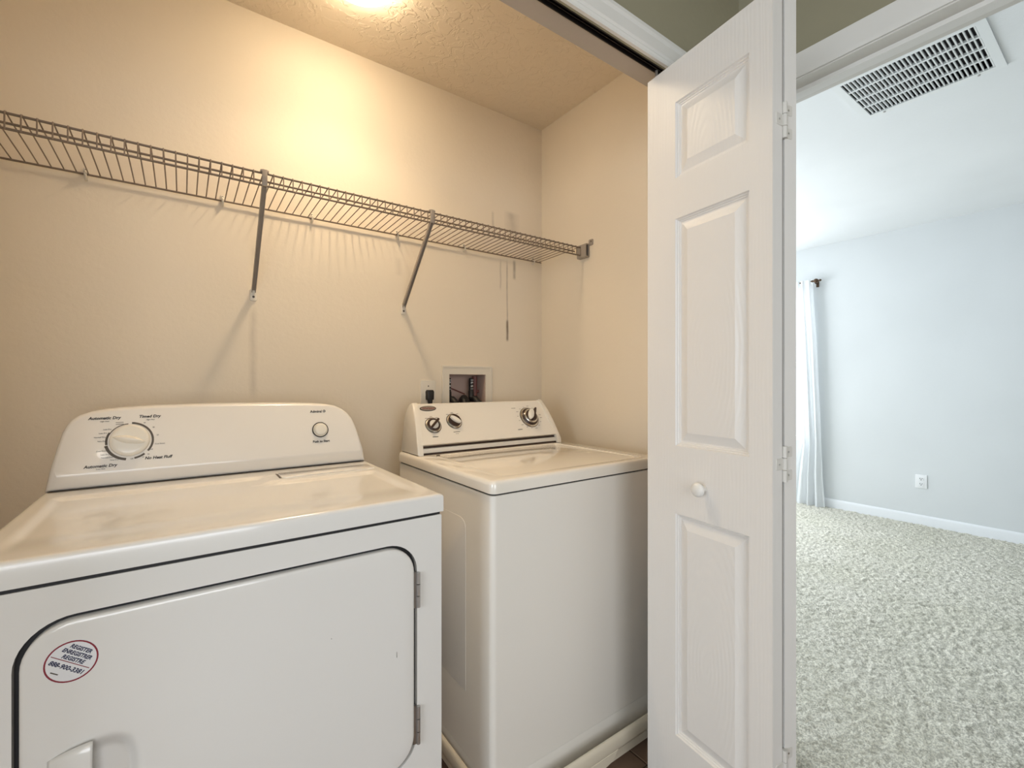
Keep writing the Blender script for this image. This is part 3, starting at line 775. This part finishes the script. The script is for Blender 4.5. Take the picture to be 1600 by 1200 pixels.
def washer_top():
    out = rrect(WX0 - .003, WX1 + .003, WYF - .006, WYB + .002, .018, 6)
    hole = rrect(.700, 1.262, 1.020, 1.452, (.034, .030, .030, .034), 6)
    bm = bmesh.new()
    # outer skirt with a rounded shoulder
    rings = []
    for ins, z in ((.004, .8795), (0, .8805), (0, .901), (.0012, .9068), (.0045, .9118), (.009, .914)):
        rings.append([bm.verts.new((u, v, z)) for u, v in inset(out, ins)])
    for a, b in zip(rings, rings[1:]): ring_faces(bm, a, b)
    top = rings[-1]; to = [(v.co.x, v.co.y) for v in top]
    hv = [bm.verts.new((u, v, .914)) for u, v in hole]
    tris = tessellate_polygon([[Vector((a, b, 0)) for a, b in to], [Vector((a, b, 0)) for a, b in hole]])
    al = top + hv
    for t in tris: bm.faces.new([al[i] for i in t])
    prev = hv
    for ins, z in ((.0015, .9125), (.0022, .908), (.0022, .9), (.010, .9)):
        r = [bm.verts.new((u, v, z)) for u, v in inset(hole, ins)]
        ring_faces(bm, prev, r); prev = r
    bm.faces.new(prev); bm.faces.new(rings[0])
    return obj('top_panel', bm, 'washer', was, 40)
washer_top()
lid = slab(rrect(.7032, 1.2588, 1.0232, 1.4488, .031, 6), XY(WLZ), -.013, -.0012, .003, 3)
wl = obj('lid', lid, 'washer', was); wl['label'] = 'glossy cream lift-up lid'
obj('lid_hinge', box(.716, .728, 1.444, 1.452, WLZ - .004, WLZ + .001), 'ink_soft', was)
# console: end caps, sloping control face, shadow slot and lower strip
W0 = Vector((0, 1.462, .945)); WT = Vector((0, 1.555, 1.092)); wu, wv = Vector((1, 0, 0)), (WT - W0).normalized(); wn = wu.cross(wv)
CL, CR = .652, 1.304
side = [(1.610, .9146), (1.610, 1.030), (1.604, 1.058), (1.592, 1.076), (1.576, 1.088), (1.557, 1.093), (1.548, 1.0885), (1.520, 1.052), (1.495, 1.010), (1.475, .968), (1.458, .930), (1.456, .9146)]
def console_core():
    prof = [(1.606, .9150), (1.606, 1.028), (1.600, 1.056), (1.588, 1.073), (1.572, 1.084), (1.556, 1.0885), (1.551, 1.0860)]
    base = [(W0 + wv * .012).yz, None]
    p0 = W0 + wv * .006
    prof += [(p0.y, p0.z), (1.476, .944), (1.492, .942), (1.492, .9150)]
    bm = bmesh.new()
    A = [bm.verts.new((CL + .010 + (.012 if z > 1.0 else .004), y, z)) for y, z in prof]; C = [bm.verts.new((CR - .010 - (.018 if z > 1.0 else .004), y, z)) for y, z in prof]
    ring_faces(bm, A, C); bm.faces.new(A); bm.faces.new(C)
    return obj('console', bm, 'washer_con', was, 30)
wcon = console_core()
for xa, xb, top, lab in ((CL, CL + .020, .018, 0), (CR - .020, CR, -.030, 0)):
    bm = bmesh.new(); loops = []
    inner = xb if top > 0 else xa; outer = xa if top > 0 else xb; sg = 1 if top > 0 else -1
    cy, cz = 1.54, 1.0
    for dx, k in ((0, .94), (.0015, .975), (.005, 1.0), (.020, 1.0)):
        loops.append([bm.verts.new((outer + sg * dx + top * max(0, (z - .93) / .16), cy + (y - cy) * k, max(.9146, cz + (z - cz) * k))) for y, z in side])
    for a, b in zip(loops, loops[1:]): ring_faces(bm, a, b)
    bm.faces.new(loops[0]); bm.faces.new(loops[-1])
    obj('end_cap', bm, 'washer_con', was, 40)
obj('console_slot', box(CL + .018, CR - .018, 1.478, 1.492, .937, .9425), 'brown', was)
obj('console_strip', box(CL + .016, CR - .016, 1.470, 1.492, .9195, .9365, .003), 'washer_con', was)
obj('console_gap', box(CL + .002, CR - .002, 1.4690, 1.60, .9128, .9196), 'brown', was)
def wpt(px, py): return pix(px, py, W0, wn)
# small dials
def small_dial(px, py, ang, bar):
    c = wpt(px, py); F_ = frame(c, wu, wv)
    d = obj('dial', lathe([(.0245, .0045), (.0245, .0065), (.0215, .0095), (.0205, .0095)], F_, 36), 'brown', was)
    obj('dial_ring', lathe([(.0290, .0002), (.0290, .0014), (.0270, .0022), (.0250, .0030), (.0250, .0058), (.0240, .0058)], F_, 36), 'chrome', d)
    obj('dial_rim', holed(circ(0, 0, .0315, 36), [circ(0, 0, .0288, 36)], F_, .0001, .0006), 'ink_soft', d)
    obj('dial_face', lathe([(.0172, .0090), (.0168, .0102), (0, .0108)], F_, 30), 'knob', d)
    ca, sa = math.cos(ang), math.sin(ang); G_ = frame(c, wu * ca + wv * sa, wv * ca - wu * sa)
    if bar: obj('dial_bar', slab(rrect(-.0245, .0265, -.0044, .0044, .003, 4), G_, .009, .020, .002, 2), 'brown', d)
    else:
        lens = [(.0225 * math.cos(t), .0082 * math.sin(t)) for t in np.linspace(0, 2 * PI, 28, endpoint=False)]
        obj('dial_bar', slab(lens, G_, .009, .021, .003, 3), 'knob', d)
        obj('dial_shade', holed(circ(0, 0, .0238, 30), [lens[:]], G_, .0096, .0106), 'brown', d)
    for k in (125, 90, 55):
        a = math.radians(k); q = frame(c + wu * (.035 * math.cos(a)) + wv * (.036 * math.sin(a)), wu, wv)
        obj('dial_print', slab([(-.005, -.0007), (.005, -.0007), (.005, .0007), (-.005, .0007)], q, 0, .0004), 'ink_soft', was)
    return d
small_dial(677, 664.5, math.radians(42), True)
small_dial(709.5, 658, math.radians(-38), False)
for px, py, l, h_ in ((680.5, 682.6, .022, .0022), (713.7, 674.8, .027, .0020), (714.5, 677.6, .013, .0010), (836, 682, .030, .0010)):
    q = frame(wpt(px, py), wu, wv); m_ = 'ink' if h_ > .0015 else 'ink_soft'
    if py > 681.9 and px > 800: continue
    obj('print', slab([(-l / 2, -h_ / 2), (l / 2, -h_ / 2), (l / 2, h_ / 2), (-l / 2, h_ / 2)], q, 0, .0004), m_, was)
# timer dial
c = wpt(827, 652); F_ = frame(c, wu, wv)
td = obj('timer_dial', lathe([(.0385, .0055), (.0385, .0075), (.0350, .0105), (.0345, .0105)], F_, 44), 'brown', was)
td['label'] = 'large chrome and dark brown timer dial'
obj('dial_ring', lathe([(.0440, .0002), (.0440, .0014), (.0420, .0024), (.0388, .0034), (.0388, .0065), (.0375, .0065)], F_, 44), 'chrome', td)
obj('dial_rim', holed(circ(0, 0, .0462, 44), [circ(0, 0, .0438, 44)], F_, .0001, .0006), 'ink_soft', td)
obj('dial_face', lathe([(.0320, .0095), (.0318, .0150), (.0290, .0175), (.0255, .0180)], F_, 44), 'chrome', td)
obj('dial_shade', lathe([(.0256, .0160), (.0256, .0200), (.0230, .0215), (0, .0215)], F_, 40), 'brown', td)
ca, sa = math.cos(math.radians(62)), math.sin(math.radians(62)); G_ = frame(c + wn * 0, wu * ca + wv * sa, wv * ca - wu * sa)
lens = [(.0245 * math.cos(t), .0125 * math.sin(t) + .006) for t in np.linspace(0, 2 * PI, 30, endpoint=False)]
obj('dial_grip', slab(lens, G_, .021, .033, .004, 3), 'knob', td)
obj('dial_bar', slab(rrect(-.023, .037, -.0125, -.0050, .003, 4), G_, .0205, .034, .002, 2), 'brown', td)
for k in range(16):
    a = math.radians(10 + k * 23); px_, pl = (.052, .007) if k % 3 else (.056, .011)
    q = frame(c + wu * ((px_ + .004) * math.cos(a)) + wv * (px_ * .96 * math.sin(a)), wu, wv)
    obj('dial_print', slab([(-pl / 2, -.0007), (pl / 2, -.0007), (pl / 2, .0007), (-pl / 2, .0007)], q, 0, .0004), 'ink_soft', was)
q = frame(wpt(813, 671), wu, wv); obj('print', slab([(-.011, -.0011), (.011, -.0011), (.011, .0011), (-.011, .0011)], q, 0, .0004), 'ink', was)
q = frame(wpt(802, 638), wu, wv); obj('print', slab([(-.010, -.0009), (.010, -.0009), (.010, .0009), (-.010, .0009)], q, 0, .0004), 'ink_soft', was)
# oval maker badge
c = wpt(668.5, 638.5); F_ = frame(c, wu, wv)
bd = obj('badge', slab(circ(0, 0, .0325, 40, .0105), F_, 0, .0022, .001, 2), 'ink_soft', was); bd['label'] = 'oval silver maker badge'
obj('badge_face', slab(circ(0, 0, .0285, 40, .0080), F_, .002, .0026), 'steel', bd)
text('Whirlpool', .0115, c + wn * .0027, wu, wv, 'maroon', bd, 'badge_lettering', shear=.25)

# ------------------------------------------------------------------ drain pan under the washer
pan = thing('drain_pan', 'cream plastic drain pan under the washing machine', 'drain pan', (.983, 1.28, 0))
PX0, PX1, PY0, PY1, PZ = .624, 1.352, .930, 1.66, .112
po = rrect(PX0, PX1, PY0, PY1, .03, 6); bm = bmesh.new(); prev = None
for ins, z in ((.055, 0), (.045, .020), (.040, .055), (.012, .060), (.004, .066), (0, .076), (0, .100), (.002, .108), (.006, PZ), (.010, PZ), (.0135, .108), (.0145, .10), (.017, .025), (.03, PANZ)):
    r = [bm.verts.new((u, v, z)) for u, v in inset(po, ins)]
    if prev: ring_faces(bm, prev, r)
    else: bm.faces.new(r)
    prev = r
bm.faces.new(prev)
obj('pan', bm, 'pan', pan, 45)
for x0, x1 in ((.70, 1.06), (1.20, 1.30)):
    pl = [(x0, .070), (x0 + .018, .040), (x1 - .05, .040), (x1 - .02, .046), (x1, .070)] if x1 < 1.1 else [(x0, .070), (x0 + .012, .045), (x1 - .012, .045), (x1, .070)]
    obj('skirt_tab', slab(pl, XZ(PY0 + .004), -.006, .003, .001, 1), 'pan', pan)
for sx in (WX0 + .06, WX1 - .06):
    for sy in (WYF + .07, WYB - .07):
        obj('foot', lathe([(.02, PANZ), (.02, .030), (.010, .034), (.010, .062)], lambda u, v, d: Vector((sx + u, sy + v, d)), 12), 'black', was)

# ------------------------------------------------------------------ wire shelf
shelf = thing('wire_shelf', 'white coated wire shelf across the closet back wall', 'shelf', (.45, YB, 1.77))
SZ, SYF, SYB = 1.772, 1.500, 1.788
def wires(name, y, z, r, x0=XL + .012, x1=1.462):
    bm = bmesh.new(); tube(bm, [(x0, y, z), (x1, y, z)], r, 8); return obj(name, bm, 'wire', shelf, 60)
wires('front_wire', SYF, SZ, .0032); wires('lip_wire', SYF - .001, 1.7365, .0032); wires('support_wire', 1.5465, SZ - .0045, .0032); wires('back_wire', SYB, 1.7655, .0030)
bm = bmesh.new(); tube(bm, [(0, SYB + .002, 1.7690), (0, 1.545, SZ + .0015), (0, SYF + .002, SZ + .0045), (0, SYF - .0035, SZ + .0025), (0, SYF - .0048, SZ - .006), (0, SYF - .0052, 1.7345)], .0017, 6)
dw = obj('deck_wire', bm, 'deck', shelf, 60, shift=False); dw.location = (0, 0, 0); dw.data.transform(Matrix.Translation(-shelf.location))
xs_ = np.arange(-.3231 - .02572 * 8, 1.455, .02572); dw.location = (xs_[0], 0, 0)
copies(dw, 'deck_wire', [(x - xs_[0], 0, 0) for x in xs_[1:]], shelf)
# wall clips
def clip():
    bm = bmesh.new(); B(bm, -.006, .006, YB - .006, YB + .001, 1.7645, 1.786, .002)
    tube(bm, [(0, YB - .004, 1.768), (0, SYB - .003, 1.7735), (0, SYB - .0075, 1.767), (0, SYB - .006, 1.7585), (0, SYB + .002, 1.7535), (0, YB - .003, 1.752)], .0038, 8)
    o = obj('wall_clip', bm, 'plate', shelf, 50); return o
cl = clip()
bm = lathe([(.0034, 0), (.0030, .0015), (0, .0018)], lambda u, v, d: Vector((u, YB - .006 - d, 1.779 + v)), 10)
sc_ = obj('screw', bm, 'ink_soft', cl, shift=False); sc_.data.transform(Matrix.Translation(-shelf.location))
cxs = [-.226, .108, .385, .710, 1.022, 1.415]; cl.location = (cxs[0], 0, 0)
for x in cxs[1:]:
    c2 = cl.copy(); COL.objects.link(c2); c2.parent = shelf; c2.location = (x, 0, 0); c2.name = 'wall_clip'
    s2 = sc_.copy(); COL.objects.link(s2); s2.parent = c2; s2.name = 'screw'
# sloping support brackets
def bracket(xt, xb):
    bm = bmesh.new(); a = Vector((xt, SYF - .002, 1.738)); b = Vector((xb, YB - .006, 1.478)); d = (b - a).normalized(); s = Vector((1, 0, 0)); q = d.cross(s).normalized()
    prof = [(-.0065, -.006), (.0065, -.006), (.0065, .006), (.0045, .006), (.0045, -.003), (-.0045, -.003), (-.0045, .006), (-.0065, .006)]
    A = [bm.verts.new(a + s * u + q * v) for u, v in prof]; C = [bm.verts.new(b + s * u + q * v) for u, v in prof]
    ring_faces(bm, A, C); bm.faces.new(A); bm.faces.new(C)
    o = obj('support_bracket', bm, 'bracket', shelf, 30)
    bm = bmesh.new(); B(bm, xt - .0068, xt + .0068, SYF - .011, SYF - .0035, 1.733, 1.7805, .001); B(bm, xt - .011, xt + .011, SYF - .010, SYF + .006, 1.7735, 1.7800, .0015)
    obj('bracket_hook', bm, 'bracket', o)
    obj('bracket_foot', slab(rrect(xb - .0105, xb + .0105, 1.446, 1.486, .0045, 4), XZ(YB), -.001, .006, .002, 2), 'plate', o)
    obj('screw', lathe([(.0040, .006), (.0036, .0075), (0, .008)], lambda u, v, d: Vector((xb + u, YB - d, 1.460 + v)), 12), 'ink_soft', o)
bracket(.193, .198); bracket(.722, .739)
# end bracket on the right wall
bm = holed(rrect(1.452, 1.4755, 1.7245, 1.7835, .004, 3), [rrect(1.4545, 1.4685, 1.729, 1.779, .002, 3)], lambda u, v, d: Vector((u, d, v)), 1.462, 1.520)
eb = obj('end_bracket', bm, 'bracket', shelf)
obj('bracket_back', box(1.4540, 1.4690, 1.5155, 1.5195, 1.7285, 1.7795), 'dark', eb)
obj('bracket_cheek', box(1.4515, 1.4545, 1.4625, 1.488, 1.7255, 1.7825), 'bracket', eb)
obj('bracket_ear', slab(rrect(1.440, 1.466, 1.775, 1.802, .006, 4), YZ(XR), -.001, .004, .0015, 2), 'bracket', eb)
obj('screw', lathe([(.0040, .004), (.0036, .0055), (0, .006)], lambda u, v, d: Vector((XR - d, 1.450 + u, 1.792 + v)), 12), 'ink_soft', eb)

# ------------------------------------------------------------------ closet ceiling light
lt = thing('ceiling_light', 'lit frosted dome light on the closet ceiling', 'ceiling light', (.4475, 1.424, H))
LP = lambda u, v, d: Vector((.4475 + u, 1.424 + v, H - d))
obj('lamp_base', lathe([(.113, -.001), (.113, .010), (.107, .014), (.09, .014)], LP, 40), 'trim', lt)
dome = [(.092, .012), (.107, .015), (.110, .020), (.105, .029), (.093, .039), (.074, .048), (.050, .0555), (.025, .0595), (0, .061)]
obj('lamp_shade', lathe(dome, LP, 40), 'lamp', lt, 80)
bl = bpy.data.lights.new('closet_bulb', 'AREA'); bl.shape = 'DISK'; bl.size = 0.07; bl.energy = 5.7; bl.spread = math.radians(118); bl.color = (1.0, 0.74, 0.46)
blo = bpy.data.objects.new('closet_bulb', bl); COL.objects.link(blo); blo.location = (.4475, 1.424, H - .043)
hl = thing('ceiling_light', 'unseen round glass light added to the hall ceiling for fill', 'ceiling light', (-.6, -.75, H))  # unseen hall lamp, added as extra fill light
HP = lambda u, v, d: Vector((-.6 + u, -.75 + v, H - d))
obj('lamp_base', lathe([(.13, -.001), (.13, .02), (.12, .026), (.10, .026)], HP, 40), 'trim', hl)  # base of the added hall fill lamp
obj('lamp_shade', lathe([(.12, .02), (.155, .035), (.16, .055), (.14, .085), (.09, .105), (0, .112)], HP, 40), 'hall_fill_lamp', hl, 80)  # glowing shade of the added hall fill lamp

# ------------------------------------------------------------------ outlet, plug and valve box on the back wall
ol = thing('power_outlet', 'almond outlet plate beside the washer valve box', 'outlet', (.850, YB, 1.12))
obj('cover_plate', slab(rrect(.8155, .8845, 1.058, 1.176, .004, 3), XZ(YB), -.001, .005, .0025, 2), 'plate', ol)
obj('receptacle', slab(circ(.850, 1.120, .0175, 28), XZ(YB), .004, .0068, .001, 2), 'plate', ol)
obj('screw', lathe([(.0030, .005), (.0026, .0062), (0, .0066)], lambda u, v, d: Vector((.850 + u, YB - d, 1.151 + v)), 10), 'ink_soft', ol)
bm = bmesh.new(); pr = XZ(YB)
slab([(.8365, 1.100), (.8375, 1.093), (.8645, 1.093), (.8655, 1.100), (.8665, 1.128), (.862, 1.1345), (.840, 1.1345), (.8355, 1.128)], pr, .006, .030, .004, 2, bm)
tube(bm, [(.851, YB - .018, 1.108), (.851, YB - .020, 1.090), (.851, YB - .022, 1.070), (.852, YB - .026, 1.03), (.856, YB - .03, .97), (.862, YB - .045, .88), (.87, YB - .06, .75)], [.013, .0105, .008, .0055, .0048, .0045, .0045], 12)
tag(obj('power_plug', bm, 'cord'), 'black plug and cord in the outlet behind the washer', 'plug')

vb = thing('valve_box', 'recessed washer valve box with an almond frame', 'valve box', (1.0435, YB, 1.12))
obj('box_frame', holed(rrect(.915, 1.173, 1.010, 1.2405, .004, 3), [[(VB[0], VB[2]), (VB[1], VB[2]), (VB[1], VB[3]), (VB[0], VB[3])]], XZ(YB), -.001, .0065), 'plate', vb)
obj('frame_lip', holed(rrect(.917, 1.171, 1.012, 1.2385, .004, 3), [rrect(.922, 1.166, 1.017, 1.2335, .003, 3)], XZ(YB), .006, .0085), 'plate', vb)
bm = bmesh.new(); e = .002; yb_ = YB + .085
B(bm, VB[0] - e, VB[1] + e, yb_, yb_ + .003, VB[2] - e, VB[3] + e)
B(bm, VB[0] - .001, VB[0] + .0015, YB, yb_, VB[2], VB[3]); B(bm, VB[1] - .0015, VB[1] + .001, YB, yb_, VB[2], VB[3])
B(bm, VB[0], VB[1], YB, yb_, VB[3] - .0015, VB[3] + .001); B(bm, VB[0], VB[1], YB, yb_, VB[2] - .001, VB[2] + .0015)
obj('box_lining', bm, 'boxin', vb)
bm = bmesh.new(); tube(bm, [(.97, yb_ - .006, 1.150), (1.02, yb_ - .006, 1.133), (1.075, yb_ - .006, 1.112)], .003, 8); obj('pipe_strap', bm, 'red', vb)
bm = bmesh.new(); tube(bm, [(1.115, yb_ - .03, 1.05), (1.115, yb_ - .03, 1.195)], .011, 12); tube(bm, [(1.115, yb_ - .03, 1.125), (1.135, yb_ - .03, 1.125)], .008, 10); obj('supply_pipe', bm, 'red', vb)
for xv in (.9605, 1.0755):
    yv = YB + .022
    bm = lathe([(.0085, 1.095), (.0125, 1.098), (.0125, 1.125), (.0105, 1.128), (.0105, 1.180), (.0085, 1.186), (0, 1.187)], lambda u, v, d: Vector((xv + u, yv + v, d)), 20)
    vv_ = obj('valve', bm, 'black', vb, 40)
    for zc, hh_ in ((1.177, .0012), (1.166, .0045), (1.150, .0045), (1.137, .0008)):
        bm = bmesh.new(); wd = .0062
        if hh_ > .002:
            B(bm, xv - wd, xv - wd + .004, yv - .0122, yv - .0095, zc - hh_, zc + hh_); B(bm, xv - wd, xv + wd * .7, yv - .0122, yv - .0095, zc + hh_ - .003, zc + hh_)
            B(bm, xv + .001, xv + .0038, yv - .0122, yv - .0095, zc - hh_ * .6, zc + hh_)
        else: B(bm, xv - wd, xv + wd, yv - .0122, yv - .0095, zc - hh_, zc + hh_)
        obj('valve_marking', bm, 'white', vv_)
for k, (xa, xb) in enumerate(((.9625, .985), (1.030, 1.02), (1.0775, 1.10))):
    bm = bmesh.new(); y0 = YB + .018
    if k == 1: pts = [(xa + .016, YB + .05, 1.04 + .012), (xa + .008, YB + .035, 1.085), (xa, YB + .008, 1.093), (xa - .004, YB - .02, 1.080), (xb, YB - .040, 1.03), (xb, YB - .05, .93), (xb, YB - .05, .80)]; r_ = .0185
    else: pts = [(xa, y0 + .004, 1.099), (xa + .001, y0 - .002, 1.092), (xa + .006, y0 - .018, 1.092), (xa + .014, y0 - .040, 1.075), (xb, YB - .045, 1.02), (xb + .004, YB - .055, .93), (xb + .004, YB - .055, .80)]; r_ = .0145
    tube(bm, pts, r_, 14)
    tag(obj('drain_hose' if k == 1 else 'supply_hose', bm, 'black', None, 60),
        'thick black drain hose between the two supply hoses' if k == 1 else ('black supply hose on the valve nearer the outlet plug' if k == 0 else 'black supply hose on the valve nearer the closet corner'), 'hose')

# ------------------------------------------------------------------ bedroom things
vt = thing('air_vent', 'white return air vent with dark slots on the bedroom ceiling', 'air vent', ((VX0 + VX1) / 2, (VY0 + VY1) / 2, HB))
fo = .030
obj('vent_frame', holed([(VX0 - fo, VY0 - fo), (VX1 + fo, VY0 - fo), (VX1 + fo, VY1 + fo), (VX0 - fo, VY1 + fo)], [[(VX0, VY0), (VX1, VY0), (VX1, VY1), (VX0, VY1)]], XY(HB), -.006, .001), 'vent', vt)
obj('duct', holed([(VX0 - .001, VY0 - .001), (VX1 + .001, VY0 - .001), (VX1 + .001, VY1 + .001), (VX0 - .001, VY1 + .001)], [], XY(HB), .040, .045), 'dark', vt)
bm = holed([(VX0 - .001, VY0 - .001), (VX1 + .001, VY0 - .001), (VX1 + .001, VY1 + .001), (VX0 - .001, VY1 + .001)], [[(VX0 + .001, VY0 + .001), (VX1 - .001, VY0 + .001), (VX1 - .001, VY1 - .001), (VX0 + .001, VY1 - .001)]], XY(HB), .002, .041)
obj('duct_wall', bm, 'dark', vt)
for k in range(1, 4):
    x = VX0 + (VX1 - VX0) * k / 4; obj('cross_bar', box(x - .005, x + .005, VY0, VY1, HB - .0045, HB + .006), 'vent', vt)
NS = 28; pit = (VY1 - VY0) / NS
bm = bmesh.new(); Fv = frame((0, 0, 0), (1, 0, 0), (0, .12, .993))
slab([(VX0, 0), (VX1, 0), (VX1, .014), (VX0, .014)], Fv, -.0046, 0, bm=bm)
sl = obj('slat', bm, 'vent', vt, shift=False); sl.data.transform(Matrix.Translation((-vt.location.x, 0, 0)))
sl.location = (0, VY0 - vt.location.y + pit * .1, -.0035)
copies(sl, 'slat', [(0, pit * k, 0) for k in range(1, NS)], vt)
for y in (VY0 + .05, VY1 - .05):
    obj('latch', lathe([(.005, .006), (.005, .010), (0, .012)], lambda u, v, d: Vector((VX1 + .015 + u, y + v, HB - d)), 10), 'steel', vt)

wo = thing('power_outlet', 'white duplex outlet low on the bedroom far wall', 'outlet', (BX1, 1.10, .355))
YZf = lambda u, v, d: Vector((BX1 - d, u, v))
obj('cover_plate', slab(rrect(1.063, 1.137, .302, .412, .004, 3), YZf, -.001, .006, .002, 2), 'white', wo)
for zc in (.378, .336):
    rc = obj('receptacle', slab(rrect(1.083, 1.117, zc - .014, zc + .014, .011, 5), YZf, .005, .008, .001, 1), 'white', wo)
    for dy, dz, hw, hh_ in ((-.0065, .004, .0017, .0048), (.0065, .004, .0017, .0048), (0, -.007, .0028, .003)):
        obj('slot', box(BX1 - .0085, BX1 - .0075, 1.10 + dy - hw, 1.10 + dy + hw, zc + dz - hh_, zc + dz + hh_), 'dark', rc)

# curtain and rod
rod = thing('curtain_rod', 'bronze curtain rod with a knobbed finial', 'curtain rod', (BX1 - .07, 2.45, 2.125))
RX, RZ = BX1 - .072, 2.118
bm = bmesh.new(); tube(bm, [(RX, 1.87, RZ), (RX, 3.15, RZ)], .008, 12); obj('pole', bm, 'bronze', rod, 60)
fin = [(.0, .075), (.008, .070), (.011, .062), (.006, .054), (.006, .048), (.017, .040), (.021, .028), (.017, .016), (.008, .008), (.008, .002), (.012, 0), (.012, -.006)]
for y0, sg in ((1.868, -1), (3.15, 1)):
    obj('finial', lathe(fin[::-1], lambda u, v, d: Vector((RX + u, y0 + sg * d, RZ + v)), 20), 'bronze', rod, 50)
for y in (1.852, 3.12):
    bm = bmesh.new(); tube(bm, [(RX, y, RZ - .004), (RX + .02, y, RZ - .018), (BX1 + .001, y, RZ - .020)], .006, 10); B(bm, BX1 - .006, BX1 + .001, y - .012, y + .012, RZ - .05, RZ + .012, .002)
    obj('rod_bracket', bm, 'bronze', rod)
def curtain():
    nu, nv = 72, 60; bm = bmesh.new(); g = []
    zs = np.linspace(RZ + .016, .008, nv + 1)
    for z in zs:
        t = (RZ - z) / (RZ - .008); t = max(0, t)
        yr = np.interp(t, [0, .24, .62, .88, 1], [1.868, 1.838, 1.806, 1.788, 1.768]); yl = np.interp(t, [0, .35, .72, .86, 1], [2.030, 2.000, 1.972, 2.010, 2.042])
        row = []
        for i in range(nu + 1):
            s = i / nu; amp = .012 + .012 * t
            dx = amp * math.sin(s * PI * 7 + .6 * math.sin(t * 2)) + .006 * math.sin(s * 31 + t * 3)
            if abs(z - RZ) < .03: dx *= .3
            off = 0.011 if z > RZ - .03 else 0.0
            row.append(bm.verts.new((RX - off * .9 + dx - .008 * t, yr + (yl - yr) * s, z - (.010 * math.sin(s * PI * .9) if t > .99 else 0))))
        g.append(row)
    for a, b in zip(g, g[1:]):
        for i in range(nu): bm.faces.new((a[i], a[i + 1], b[i + 1], b[i]))
    return obj('curtain', bm, 'curtain', None, 80)
cu = tag(curtain(), 'sheer white curtain panel hanging at the bedroom window', 'curtain')
